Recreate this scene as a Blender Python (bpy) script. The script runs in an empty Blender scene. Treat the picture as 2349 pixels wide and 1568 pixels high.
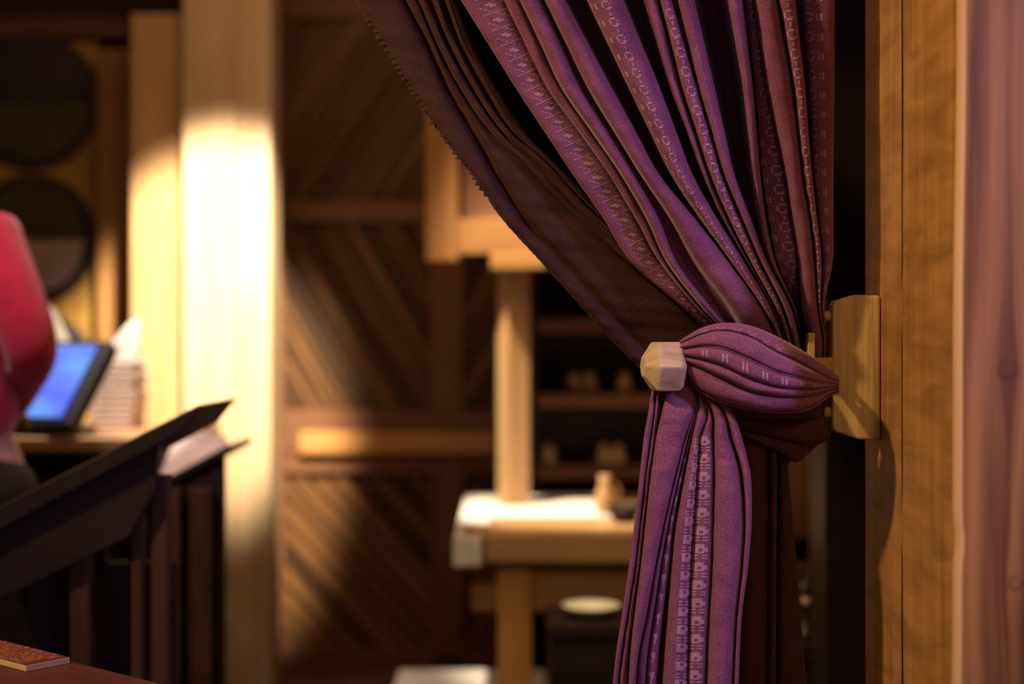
import bpy, bmesh, math, random
import numpy as np
from mathutils import Vector, Matrix

random.seed(7)
rng = np.random.default_rng(7)
scene = bpy.context.scene
COL = scene.collection

# ------------------------------------------------------------------ camera, world, lights, exposure
CAMZ = 1.20
FPX = 50.0 / 36.0 * 2349.0            # focal length in pixels
CX, CY = 1174.5, 784.0
cam_data = bpy.data.cameras.new('camera')
cam_data.lens = 50.0
cam_data.sensor_width = 36.0
cam_data.dof.use_dof = True
cam_data.dof.focus_distance = 2.07
cam_data.dof.aperture_fstop = 1.45
cam_data.clip_start = 0.05
cam = bpy.data.objects.new('camera', cam_data)
cam.location = (0, 0, CAMZ)
cam.rotation_euler = (math.radians(90), 0, 0)
COL.objects.link(cam)
scene.camera = cam

world = bpy.data.worlds.new('world')
scene.world = world
world.use_nodes = True
world.node_tree.nodes['Background'].inputs['Color'].default_value = (1.0, 0.72, 0.66, 1)
world.node_tree.nodes['Background'].inputs['Strength'].default_value = 0.15

scene.view_settings.view_transform = 'Standard'
scene.view_settings.look = 'None'
scene.view_settings.gamma = 1.0
scene.view_settings.use_curve_mapping = False
scene.view_settings.exposure = 0.0
scene.cycles.use_denoising = True
scene.cycles.max_bounces = 6
scene.cycles.sample_clamp_indirect = 3.0


def light(name, kind, loc, target, power, color, size=0.3, size_y=None, angle=60, blend=0.5):
    d = bpy.data.lights.new(name, kind)
    d.energy = power
    d.color = color
    if kind == 'AREA':
        d.size = size
        if size_y:
            d.shape = 'RECTANGLE'
            d.size_y = size_y
    else:
        d.shadow_soft_size = size
    if kind == 'SPOT':
        d.spot_size = math.radians(angle)
        d.spot_blend = blend
    o = bpy.data.objects.new(name, d)
    o.location = loc
    v = Vector(target) - Vector(loc)
    o.rotation_euler = v.to_track_quat('-Z', 'Y').to_euler()
    COL.objects.link(o)
    return o


# warm lamp up and to the left in the front room, violet-tinted stage lamp up and to the right of it
light('warm_lamp', 'SPOT', (-1.90, 0.72, 3.15), (0.08, 2.0, 0.95), 270, (1.0, 0.70, 0.35), 0.09, angle=64, blend=0.7)
light('violet_lamp', 'SPOT', (1.62, 0.42, 1.95), (0.28, 2.05, 1.15), 98, (0.52, 0.38, 1.0), 0.09, angle=42, blend=0.9)
light('front_fill', 'SPOT', (0.60, -0.45, 2.25), (0.54, 2.1, 1.02), 26, (1.0, 0.72, 0.38), 0.06, angle=21, blend=0.9)  # added fill without a known fixture, brightens the bracket block
# exhibit spots and added fills beyond the curtain
light('post_spot', 'SPOT', (-0.35, 2.95, 3.05), (-1.02, 4.75, 1.33), 1900, (1.0, 0.84, 0.60), 0.07, angle=23.5, blend=0.45)
light('table_spot', 'SPOT', (-0.60, 3.9, 3.1), (0.26, 4.50, 0.66), 760, (1.0, 0.80, 0.56), 0.06, angle=25, blend=0.6)
light('dish_fill', 'SPOT', (0.35, 2.75, 2.9), (0.19, 3.72, 0.48), 150, (1.0, 0.90, 0.66), 0.04, angle=7, blend=0.5)  # added narrow beam with no real source, only brightens the dish
light('desk_spot', 'SPOT', (-1.2, 3.9, 3.1), (-1.13, 4.1, 1.0), 480, (1.0, 0.84, 0.72), 0.06, angle=24, blend=0.6)
light('hall_fill', 'AREA', (-0.2, 3.3, 3.2), (-0.2, 4.9, 1.0), 25, (1.0, 0.57, 0.25), 1.6)
light('sleeve_spot', 'SPOT', (-1.5, 2.0, 2.9), (-1.1, 3.2, 1.40), 170, (1.0, 0.75, 0.72), 0.08, angle=20, blend=0.6)


# ------------------------------------------------------------------ helpers
def P(px, py, d):
    """world point that lies at photograph position (px, py) at depth d"""
    return np.array([(px - CX) / FPX * d, d, CAMZ - (py - CY) / FPX * d])


def meta(o, label=None, cat=None, group=None, kind=None):
    if label: o['label'] = label
    if cat: o['category'] = cat
    if group: o['group'] = group
    if kind: o['kind'] = kind
    return o


def empty(name, loc, label=None, cat=None, group=None, kind=None):
    o = bpy.data.objects.new(name, None)
    o.empty_display_size = 0.05
    o.location = loc
    COL.objects.link(o)
    return meta(o, label, cat, group, kind)


def base_of(o):
    v = Vector((0, 0, 0))
    while o is not None:
        v += Vector(o.location)
        o = o.parent
    return v


def mk(name, verts, faces, mat, parent=None, uvs=None, smooth=False, bevel=0.0, loc=None, solid=0.0, mat_ids=None):
    """one mesh object; verts in world space, stored relative to the parent (or to loc)"""
    off = np.array(base_of(parent)) if parent is not None else (np.array(loc) if loc is not None else np.zeros(3))
    V = np.asarray(verts, dtype=float) - off
    me = bpy.data.meshes.new(name)
    me.from_pydata([tuple(v) for v in V], [], [tuple(f) for f in faces])
    if uvs is not None:
        ul = me.uv_layers.new(name='UVMap')
        ul.data.foreach_set('uv', np.asarray(uvs, dtype=np.float32).ravel())
    for m in (mat if isinstance(mat, (list, tuple)) else [mat]):
        me.materials.append(m)
    if mat_ids is not None:
        me.polygons.foreach_set('material_index', mat_ids)
    if smooth:
        me.polygons.foreach_set('use_smooth', [True] * len(me.polygons))
    me.update()
    o = bpy.data.objects.new(name, me)
    COL.objects.link(o)
    if parent is not None:
        o.parent = parent
    elif loc is not None:
        o.location = loc
    if bevel:
        b = o.modifiers.new('bevel', 'BEVEL')
        b.width = bevel
        b.segments = 2
        b.limit_method = 'ANGLE'
    if solid:
        s = o.modifiers.new('solid', 'SOLIDIFY')
        s.thickness = solid
        s.offset = -1
    return o


def box_data(c, ax, ay, az):
    """box with centre c and half-axes ax (grain direction), ay, az"""
    c, ax, ay, az = [np.asarray(q, float) for q in (c, ax, ay, az)]
    V, F, U = [], [], []
    lx, ly, lz = [np.linalg.norm(q) for q in (ax, ay, az)]
    r = random.random() * 7
    for (n, a, b, la, lb) in ((az, ax, ay, lx, ly), (ay, ax, az, lx, lz), (ax, ay, az, ly, lz)):
        for s in (1, -1):
            k = len(V)
            quad = [(-1, -1), (1, -1), (1, 1), (-1, 1)]
            det = np.dot(np.cross(a, b), n) * s
            if det < 0: quad = quad[::-1]
            for (i, j) in quad:
                V.append(c + n * s + a * i + b * j)
                U.append((i * la + r, j * lb + (0.37 if s > 0 else 0.71) + r))
            F.append((k, k + 1, k + 2, k + 3))
    return V, F, U


def weld(V, F):
    key, m, out = {}, [], []
    for v in V:
        k = tuple(np.round(v, 6))
        if k not in key:
            key[k] = len(out); out.append(v)
        m.append(key[k])
    return out, [tuple(m[i] for i in f) for f in F]


def slab(name, c, ax, ay, az, mat, parent=None, bevel=0.002, **kw):
    V, F, U = box_data(c, ax, ay, az)
    V, F = weld(V, F)
    return mk(name, V, F, mat, parent, U, bevel=bevel, **kw)


def box(name, x0, x1, y0, y1, z0, z1, mat, parent=None, grain='x', bevel=0.002, **kw):
    c = ((x0 + x1) / 2, (y0 + y1) / 2, (z0 + z1) / 2)
    hx, hy, hz = (abs(x1 - x0) / 2, 0, 0), (0, abs(y1 - y0) / 2, 0), (0, 0, abs(z1 - z0) / 2)
    ax, ay, az = {'x': (hx, hy, hz), 'y': (hy, hz, hx), 'z': (hz, hx, hy)}[grain]
    return slab(name, c, ax, ay, az, mat, parent, bevel, **kw)


def pbox(name, px0, px1, py0, py1, d, depth, mat, parent=None, grain='x', **kw):
    """box whose front face covers photograph rectangle at distance d"""
    a, b = P(px0, py0, d), P(px1, py1, d)
    return box(name, a[0], b[0], d, d + depth, b[2], a[2], mat, parent, grain, **kw)


def prism(name, poly, n, mat, parent=None, bevel=0.001, gdir=None, **kw):
    """extrude a planar world polygon by vector n"""
    poly = [np.asarray(p, float) for p in poly]
    n = np.asarray(n, float)
    k = len(poly)
    V = poly + [p + n for p in poly]
    F = [tuple(range(k)), tuple(range(2 * k - 1, k - 1, -1))] + [(i, i + k, (i + 1) % k + k, (i + 1) % k) for i in range(k)]
    g = np.asarray(gdir if gdir is not None else poly[1] - poly[0], float)
    g /= np.linalg.norm(g)
    h = np.cross(n / np.linalg.norm(n), g)
    U = []
    r = random.random() * 7
    for f in F:
        for i in f:
            U.append((np.dot(V[i], g) + r, np.dot(V[i], h) + np.dot(V[i], n / np.linalg.norm(n)) + r))
    o = mk(name, V, F, mat, parent, U, bevel=bevel, **kw)
    bm = bmesh.new(); bm.from_mesh(o.data)
    bmesh.ops.recalc_face_normals(bm, faces=bm.faces)
    bm.to_mesh(o.data); bm.free()
    return o


def lathe(name, c, profile, mat, parent=None, n=28, axis='z', smooth=True, **kw):
    """profile list of (r, h) along the axis from point c"""
    c = np.asarray(c, float)
    V, F, U = [], [], []
    for (r, h) in profile:
        for i in range(n):
            a = 2 * math.pi * i / n
            if axis == 'z': V.append(c + np.array([r * math.cos(a), r * math.sin(a), h]))
            elif axis == 'y': V.append(c + np.array([r * math.cos(a), -h, r * math.sin(a)]))
            else: V.append(c + np.array([h, r * math.cos(a), r * math.sin(a)]))
    for j in range(len(profile) - 1):
        for i in range(n):
            F.append((j * n + i, j * n + (i + 1) % n, (j + 1) * n + (i + 1) % n, (j + 1) * n + i))
    F.append(tuple(range(n))[::-1])
    F.append(tuple((len(profile) - 1) * n + i for i in range(n)))
    for f in F:
        for i in f: U.append(((i // n) * 0.02, (i % n) / n * 0.3))
    o = mk(name, V, F, mat, parent, U, smooth=smooth, **kw)
    bm = bmesh.new(); bm.from_mesh(o.data)
    bmesh.ops.recalc_face_normals(bm, faces=bm.faces)
    bm.to_mesh(o.data); bm.free()
    return o


def clip_poly(poly, x0, x1, z0, z1):
    def cut(pts, f, inter):
        out = []
        for i in range(len(pts)):
            a, b = pts[i], pts[(i + 1) % len(pts)]
            if f(a): out.append(a)
            if f(a) != f(b): out.append(inter(a, b))
        return out
    def ix(v): return lambda a, b: (v, a[1] + (b[1] - a[1]) * (v - a[0]) / (b[0] - a[0]))
    def iz(v): return lambda a, b: (a[0] + (b[0] - a[0]) * (v - a[1]) / (b[1] - a[1]), v)
    for f, it in ((lambda p: p[0] >= x0, ix(x0)), (lambda p: p[0] <= x1, ix(x1)),
                  (lambda p: p[1] >= z0, iz(z0)), (lambda p: p[1] <= z1, iz(z1))):
        if not poly: return poly
        poly = cut(poly, f, it)
    return poly


# ------------------------------------------------------------------ materials
def new_mat(name):
    m = bpy.data.materials.new(name)
    m.use_nodes = True
    return m, m.node_tree.nodes, m.node_tree.links, m.node_tree.nodes['Principled BSDF']


def wood(name, dark, light_, fine=60.0, rough=0.62, bump=0.25, saw=0.0, knot=0.0, stretch=2.2, spec=0.3):
    m, N, L, B = new_mat(name)
    uv = N.new('ShaderNodeUVMap')
    info = N.new('ShaderNodeObjectInfo')
    add = N.new('ShaderNodeVectorMath'); add.operation = 'ADD'
    sc = N.new('ShaderNodeVectorMath'); sc.operation = 'SCALE'; sc.inputs['Scale'].default_value = 9.0
    L.new(info.outputs['Random'], sc.inputs[0])
    L.new(uv.outputs['UV'], add.inputs[0]); L.new(sc.outputs[0], add.inputs[1])
    mp = N.new('ShaderNodeMapping'); mp.inputs['Scale'].default_value = (stretch, fine, 1)
    L.new(add.outputs[0], mp.inputs['Vector'])
    n1 = N.new('ShaderNodeTexNoise'); n1.inputs['Scale'].default_value = 1.0
    n1.inputs['Detail'].default_value = 6; n1.inputs['Roughness'].default_value = 0.65; n1.inputs['Distortion'].default_value = 0.5
    L.new(mp.outputs[0], n1.inputs['Vector'])
    mp2 = N.new('ShaderNodeMapping'); mp2.inputs['Scale'].default_value = (stretch * 0.9, fine * 0.14, 1)
    L.new(add.outputs[0], mp2.inputs['Vector'])
    n2 = N.new('ShaderNodeTexNoise'); n2.inputs['Scale'].default_value = 1.3; n2.inputs['Detail'].default_value = 3
    L.new(mp2.outputs[0], n2.inputs['Vector'])
    mx = N.new('ShaderNodeMath'); mx.operation = 'MULTIPLY_ADD'; mx.inputs[1].default_value = 0.5
    hl = N.new('ShaderNodeMath'); hl.operation = 'MULTIPLY'; hl.inputs[1].default_value = 0.5
    L.new(n2.outputs['Fac'], hl.inputs[0]); L.new(n1.outputs['Fac'], mx.inputs[0]); L.new(hl.outputs[0], mx.inputs[2])
    cr = N.new('ShaderNodeValToRGB')
    cr.color_ramp.elements[0].position = 0.34; cr.color_ramp.elements[0].color = (*dark, 1)
    cr.color_ramp.elements[1].position = 0.66; cr.color_ramp.elements[1].color = (*light_, 1)
    L.new(mx.outputs[0], cr.inputs[0])
    col = cr.outputs[0]
    hgt = mx.outputs[0]
    if saw:
        mp3 = N.new('ShaderNodeMapping'); mp3.inputs['Scale'].default_value = (1, 0.22, 1)
        mp3.inputs['Rotation'].default_value = (0, 0, 0.0)
        L.new(add.outputs[0], mp3.inputs['Vector'])
        n3 = N.new('ShaderNodeTexNoise'); n3.inputs['Scale'].default_value = 26; n3.inputs['Detail'].default_value = 3
        n3.inputs['Distortion'].default_value = 0.6
        L.new(mp3.outputs[0], n3.inputs['Vector'])
        r3 = N.new('ShaderNodeMapRange'); r3.inputs['From Min'].default_value = 0.35; r3.inputs['From Max'].default_value = 0.65
        r3.inputs['To Min'].default_value = 1 - saw; r3.inputs['To Max'].default_value = 1 + saw * 0.5
        L.new(n3.outputs['Fac'], r3.inputs['Value'])
        ml = N.new('ShaderNodeVectorMath'); ml.operation = 'SCALE'
        L.new(col, ml.inputs[0]); L.new(r3.outputs[0], ml.inputs['Scale'])
        col = ml.outputs[0]
        ad = N.new('ShaderNodeMath'); ad.operation = 'ADD'
        L.new(hgt, ad.inputs[0]); L.new(n3.outputs['Fac'], ad.inputs[1])
        hgt = ad.outputs[0]
    L.new(col, B.inputs['Base Color'])
    B.inputs['Roughness'].default_value = rough
    B.inputs['Specular IOR Level'].default_value = spec
    bp = N.new('ShaderNodeBump'); bp.inputs['Strength'].default_value = bump; bp.inputs['Distance'].default_value = 0.002
    L.new(hgt, bp.inputs['Height']); L.new(bp.outputs[0], B.inputs['Normal'])
    return m


def cloth(name, col, col2, thread=1150.0, rough=0.9, sheen=0.25, bump=0.5, sheen_col=(1, 0.8, 0.95), pilling=0.3):
    m, N, L, B = new_mat(name)
    uv = N.new('ShaderNodeUVMap')
    sp = N.new('ShaderNodeSeparateXYZ'); L.new(uv.outputs['UV'], sp.inputs[0])
    outs = []
    for ax, k in (('X', thread), ('Y', thread * 0.8)):
        mu = N.new('ShaderNodeMath'); mu.operation = 'MULTIPLY'; mu.inputs[1].default_value = k * 2 * math.pi / 1.9
        L.new(sp.outputs[ax], mu.inputs[0])
        s = N.new('ShaderNodeMath'); s.operation = 'SINE'; L.new(mu.outputs[0], s.inputs[0]); outs.append(s)
    w = N.new('ShaderNodeMath'); w.operation = 'MULTIPLY'
    L.new(outs[0].outputs[0], w.inputs[0]); L.new(outs[1].outputs[0], w.inputs[1])
    ns = N.new('ShaderNodeTexNoise'); ns.inputs['Scale'].default_value = 420; ns.inputs['Detail'].default_value = 3
    L.new(uv.outputs['UV'], ns.inputs['Vector'])
    nb = N.new('ShaderNodeTexNoise'); nb.inputs['Scale'].default_value = 26; nb.inputs['Detail'].default_value = 4
    L.new(uv.outputs['UV'], nb.inputs['Vector'])
    a = N.new('ShaderNodeMath'); a.operation = 'MULTIPLY_ADD'; a.inputs[1].default_value = 0.16
    L.new(w.outputs[0], a.inputs[0]); L.new(ns.outputs['Fac'], a.inputs[2])
    b = N.new('ShaderNodeMath'); b.operation = 'MULTIPLY_ADD'; b.inputs[1].default_value = pilling
    sub = N.new('ShaderNodeMath'); sub.operation = 'SUBTRACT'; sub.inputs[1].default_value = 0.5
    L.new(nb.outputs['Fac'], sub.inputs[0]); L.new(sub.outputs[0], b.inputs[0]); L.new(a.outputs[0], b.inputs[2])
    cr = N.new('ShaderNodeValToRGB')
    cr.color_ramp.elements[0].position = 0.28; cr.color_ramp.elements[0].color = (*col, 1)
    cr.color_ramp.elements[1].position = 0.72; cr.color_ramp.elements[1].color = (*col2, 1)
    L.new(b.outputs[0], cr.inputs[0]); L.new(cr.outputs[0], B.inputs['Base Color'])
    B.inputs['Roughness'].default_value = rough
    B.inputs['Specular IOR Level'].default_value = 0.15
    B.inputs['Sheen Weight'].default_value = sheen
    B.inputs['Sheen Roughness'].default_value = 0.4
    B.inputs['Sheen Tint'].default_value = (*sheen_col, 1)
    bp = N.new('ShaderNodeBump'); bp.inputs['Strength'].default_value = bump; bp.inputs['Distance'].default_value = 0.0006
    L.new(a.outputs[0], bp.inputs['Height']); L.new(bp.outputs[0], B.inputs['Normal'])
    return m


def plain(name, col, rough=0.6, metal=0.0, spec=0.4, noise=0.12, scale=30, sheen=0.0):
    m, N, L, B = new_mat(name)
    t = N.new('ShaderNodeTexCoord')
    n = N.new('ShaderNodeTexNoise'); n.inputs['Scale'].default_value = scale; n.inputs['Detail'].default_value = 4
    L.new(t.outputs['Object'], n.inputs['Vector'])
    cr = N.new('ShaderNodeValToRGB')
    cr.color_ramp.elements[0].position = 0.3; cr.color_ramp.elements[0].color = (*[c * (1 - noise) for c in col], 1)
    cr.color_ramp.elements[1].position = 0.7; cr.color_ramp.elements[1].color = (*[min(1, c * (1 + noise)) for c in col], 1)
    L.new(n.outputs['Fac'], cr.inputs[0]); L.new(cr.outputs[0], B.inputs['Base Color'])
    B.inputs['Roughness'].default_value = rough
    B.inputs['Metallic'].default_value = metal
    B.inputs['Specular IOR Level'].default_value = spec
    B.inputs['Sheen Weight'].default_value = sheen
    return m


M = dict(
    gold=wood('golden_sawn_wood', (0.36, 0.155, 0.040), (0.56, 0.28, 0.082), 230, saw=0.26, bump=0.9),
    block=wood('oak_block_wood', (0.38, 0.22, 0.065), (0.80, 0.54, 0.20), 150, bump=0.6, stretch=4),
    pink=wood('planed_pine_board', (0.27, 0.14, 0.10), (0.44, 0.26, 0.19), 34, rough=0.6, bump=0.15, stretch=2.0),
    knob=wood('pale_maple_knob', (0.46, 0.30, 0.15), (0.86, 0.64, 0.40), 190, bump=0.5, stretch=14),
    peg=wood('pale_dowel', (0.55, 0.30, 0.15), (0.75, 0.46, 0.24), 120, bump=0.2),
    post=wood('pale_cedar_post', (0.36, 0.20, 0.08), (0.58, 0.37, 0.18), 24, bump=0.2, stretch=1.5),
    postpale=wood('paler_cedar_post', (0.44, 0.29, 0.16), (0.68, 0.50, 0.31), 24, bump=0.2, stretch=1.5),
    honey=wood('honey_frame_wood', (0.24, 0.11, 0.032), (0.36, 0.18, 0.055), 40),
    frame=wood('brown_frame_wood', (0.11, 0.045, 0.022), (0.20, 0.085, 0.040), 40),
    slat=wood('stained_slat_wood', (0.10, 0.042, 0.015), (0.30, 0.135, 0.040), 40, bump=0.3),
    rail=wood('orange_rail_wood', (0.36, 0.16, 0.045), (0.52, 0.26, 0.08), 40),
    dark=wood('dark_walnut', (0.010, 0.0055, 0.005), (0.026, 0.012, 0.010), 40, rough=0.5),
    redwood=wood('dark_red_rail_wood', (0.060, 0.016, 0.013), (0.13, 0.036, 0.028), 30, rough=0.5),
    legwood=wood('dim_brown_leg_wood', (0.026, 0.011, 0.006), (0.085, 0.034, 0.019), 30, rough=0.6),
    table=wood('table_wood', (0.34, 0.19, 0.08), (0.52, 0.32, 0.15), 30, rough=0.42, spec=0.5),
    purple=cloth('purple_woven_cotton', (0.150, 0.040, 0.082), (0.36, 0.125, 0.215)),
    motif=cloth('lilac_motif_thread', (0.42, 0.20, 0.27), (0.60, 0.33, 0.42), thread=2000, bump=0.3),
    brown=cloth('brown_wool_cloth', (0.040, 0.0155, 0.0135), (0.100, 0.040, 0.031), thread=900, sheen=0.12, sheen_col=(0.8, 0.5, 0.45)),
    white=plain('white_linen', (0.78, 0.74, 0.70), 0.85),
    cream=plain('cream_ceramic', (0.66, 0.58, 0.40), 0.4),
    paper=plain('pale_paper', (0.74, 0.62, 0.56), 0.85),
    black=plain('black_plastic', (0.012, 0.011, 0.012), 0.45),
    red=plain('red_knit', (0.60, 0.012, 0.055), 0.9, sheen=0.4),
    trouser=plain('olive_brown_cloth', (0.035, 0.030, 0.016), 0.9),
    skin=plain('skin', (0.55, 0.30, 0.20), 0.5),
    hair=plain('dark_hair', (0.03, 0.018, 0.012), 0.6),
    clay=plain('tan_clay', (0.50, 0.31, 0.14), 0.35, spec=0.6),
    pewter=plain('dark_iron', (0.03, 0.022, 0.018), 0.4, metal=0.5),
    signface=plain('maroon_sign_print', (0.13, 0.022, 0.024), 0.55),
    signtext=plain('orange_sign_lettering', (0.42, 0.15, 0.07), 0.6),
    ply=wood('birch_ply_edge', (0.50, 0.34, 0.14), (0.74, 0.55, 0.30), 400, bump=0.2),
    ochre=plain('ochre_mural_paint', (0.34, 0.19, 0.035), 0.8, noise=0.3, scale=6),
    roundel_rim=plain('dark_violet_paint', (0.035, 0.024, 0.03), 0.8),
    roundel_top=plain('dark_olive_paint', (0.05, 0.042, 0.02), 0.8, noise=0.3, scale=9),
    roundel_low=plain('mauve_grey_paint', (0.38, 0.30, 0.31), 0.8, noise=0.2, scale=9),
    floor=wood('dark_floor_wood', (0.05, 0.022, 0.013), (0.11, 0.05, 0.03), 30),
    walldark=plain('dark_brown_wall', (0.05, 0.024, 0.016), 0.9),
)
# boards of the diagonal panelling differ in tone from one another
N, L = M['slat'].node_tree.nodes, M['slat'].node_tree.links
_b = N['Principled BSDF']; _src = _b.inputs['Base Color'].links[0].from_socket
_oi = N.new('ShaderNodeObjectInfo'); _mr = N.new('ShaderNodeMapRange')
_mr.inputs['To Min'].default_value = 0.22; _mr.inputs['To Max'].default_value = 0.88
L.new(_oi.outputs['Random'], _mr.inputs['Value'])
_sc = N.new('ShaderNodeVectorMath'); _sc.operation = 'SCALE'
L.new(_src, _sc.inputs[0]); L.new(_mr.outputs[0], _sc.inputs['Scale']); L.new(_sc.outputs[0], _b.inputs['Base Color'])
# the lit kiosk screen
m, N, L, B = new_mat('blue_screen')
uv = N.new('ShaderNodeUVMap')
ns = N.new('ShaderNodeTexNoise'); ns.inputs['Scale'].default_value = 2.2; ns.inputs['Detail'].default_value = 1
L.new(uv.outputs['UV'], ns.inputs['Vector'])
cr = N.new('ShaderNodeValToRGB')
cr.color_ramp.elements[0].position = 0.35; cr.color_ramp.elements[0].color = (0.07, 0.10, 0.85, 1)
cr.color_ramp.elements[1].position = 0.62; cr.color_ramp.elements[1].color = (0.13, 0.32, 0.85, 1)
L.new(ns.outputs['Fac'], cr.inputs[0])
L.new(cr.outputs[0], B.inputs['Emission Color']); B.inputs['Emission Strength'].default_value = 1.15
B.inputs['Base Color'].default_value = (0.01, 0.01, 0.03, 1)
M['screen'] = m

# ------------------------------------------------------------------ room shell
WB = 5.30            # back wall distance
fl = empty('floor', (0, 0, 0), kind='structure')
k = 0
for i in range(28):
    x0 = -3.0 + i * 0.2
    box('floorboard', x0 + 0.002, x0 + 0.198, -1.0, 5.7, -0.05, 0.0 - 0.001 * (i % 3), M['floor'], fl, 'y', bevel=0.003)
meta(box('ceiling', -3.0, 2.6, 2.3, 5.75, 3.40, 3.45, M['walldark'], grain='y', bevel=0), kind='structure')
meta(box('wall_left', -3.0, -2.9, 2.3, 5.7, 0.0, 3.40, M['walldark'], grain='y', bevel=0), kind='structure')
wb = empty('wall_back', (0, WB, 0), kind='structure')
box('backing', -2.9, 2.5, WB + 0.06, WB + 0.12, 0, 3.4, M['walldark'], wb, bevel=0)


def X(px, d=WB): return (px - CX) / FPX * d
def Z(py, d=WB): return CAMZ - (py - CY) / FPX * d


# stiles and rails of the panelled wall (front faces at WB)
for (a, b) in ((618, 652), (988, 1062), (1480, 1560), (1850, 1930)):
    box('stile', X(a), X(b), WB, WB + 0.06, 0.02, 3.35, M['frame'], wb, 'z')
spans = [(652, 988), (1062, 1480), (1560, 1850)]
box('rail', X(690), X(1138), WB - 0.035, WB - 0.001, Z(1038), Z(988), M['rail'], wb, 'x')
for (a, b) in spans:
    for (t, bt) in ((-60, 40), (462, 508), (940, 990), (1040, 1085), (1492, 1540)):
        box('rail', X(a), X(b), WB + 0.005, WB + 0.055, Z(bt), Z(t), M['frame'], wb, 'x')
    box('rail', X(a), X(b), WB + 0.005, WB + 0.05, Z(1036), Z(990), M['frame'], wb, 'x')
    box('baseboard', X(a), X(b), WB + 0.005, WB + 0.055, 0.0, Z(1540), M['dark'], wb, 'x', bevel=0.002)


def slats(px0, px1, py0, py1, ang, pitch):
    """diagonal boards clipped to the opening"""
    x0, x1, z0, z1 = X(px0), X(px1), Z(py1), Z(py0)
    c, s = math.cos(ang), math.sin(ang)
    cx, cz = (x0 + x1) / 2, (z0 + z1) / 2
    R = math.hypot(x1 - x0, z1 - z0) / 2 + pitch
    n = int(2 * R / pitch)
    for i in range(n):
        w = -R + i * pitch
        g = pitch * 0.10
        q = [(-R, w + g), (R, w + g), (R, w + pitch - g), (-R, w + pitch - g)]
        poly = clip_poly([(cx + u * c - v * s, cz + u * s + v * c) for (u, v) in q], x0, x1, z0, z1)
        if len(poly) < 3: continue
        y = WB + 0.030 + random.uniform(-0.012, 0.012)
        prism('slat', [(p[0], y, p[1]) for p in poly], (0, 0.02, 0), M['slat'], wb, bevel=0.0, gdir=(c, 0, s))


slats(652, 988, 40, 462, math.radians(56), 0.028)
slats(652, 988, 508, 940, math.radians(-60), 0.036)
slats(652, 988, 1085, 1492, math.radians(-48), 0.055)
slats(1062, 1480, 40, 462, math.radians(-56), 0.05)
slats(1062, 1480, 508, 940, math.radians(60), 0.05)
slats(1062, 1480, 1085, 1492, math.radians(48), 0.06)
slats(1560, 1850, 1085, 1492, math.radians(-48), 0.06)
# horizontal beam high on the left and dark recess above it
box('beam', X(-160), X(300), WB - 0.06, WB + 0.06, Z(92), Z(50), M['rail' if False else 'frame'], wb, 'x')

# pillar panel and strip seen low between curtain and jamb
pn = empty('panelled_pillar', (X(1850, 3.9), 3.95, 0), 'brown panelled pillar with a lighter upright strip seen low between the curtain and the golden door post', 'pillar')
pbox('panel', 1790, 1862, -200, 1700, 3.90, 0.05, M['slat'], pn, 'z')
pbox('strip', 1864, 1884, -200, 1700, 3.87, 0.08, M['rail'], pn, 'z')
pbox('panel', 1886, 1935, -200, 1700, 3.90, 0.05, M['frame'], pn, 'z')

# ------------------------------------------------------------------ doorway on the right
# golden jamb: its face looks left (plane x = JX) and runs away from the camera
JX = 0.556
jb = empty('trim_1', (JX, 2.0, 0), kind='structure')
meta(jb, 'golden rough-sawn door jamb with a long upright crack, the wooden bracket block fixed to it')
box('plank', JX, JX + 0.12, 2.034, 2.245, 0.0, 2.5, M['gold'], jb, 'z', bevel=0.008)


def jagged_plank():
    V, F, U = [], [], []
    zs = np.linspace(0, 2.5, 60)
    ed = 2.0225 + 0.0016 * np.sin(zs * 7) + 0.0012 * np.sin(zs * 23 + 1)
    for (zz, bump) in ((Z(700, 2.03), 0.011), (Z(1195, 2.03), 0.011)):
        ed = ed + bump * np.exp(-((zs - zz) / 0.03) ** 2)
    for z, e in zip(zs, ed):
        for (x, y) in ((JX, 1.786), (JX, e), (JX + 0.12, e), (JX + 0.12, 1.786)):
            V.append((x, y, z))
    for i in range(len(zs) - 1):
        for j in range(4):
            a, b = i * 4 + j, i * 4 + (j + 1) % 4
            F.append((a, a + 4, b + 4, b))
            for q in (a, a + 4, b + 4, b): U.append((V[q][2], V[q][1] + V[q][0] * 0.7 + 3))
    return V, F, U


V, F, U = jagged_plank()
o = mk('plank', V, F, M['gold'], jb, U)
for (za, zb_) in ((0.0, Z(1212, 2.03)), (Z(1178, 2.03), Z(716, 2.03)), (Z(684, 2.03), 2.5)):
    box('crack_shade', JX + 0.0012, JX + 0.02, 2.0195, 2.0345, za, zb_, M['dark'], jb, 'z', bevel=0)  # dark strip stands in for the shade inside the crack
# planed board facing the room, with an arris painted lighter, as if lit, on its left edge and a knot
cs = empty('trim_2', (0.7, 1.76, 0), kind='structure')
meta(cs, 'reddish planed pine casing board with knots at the right edge of the picture')


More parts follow.
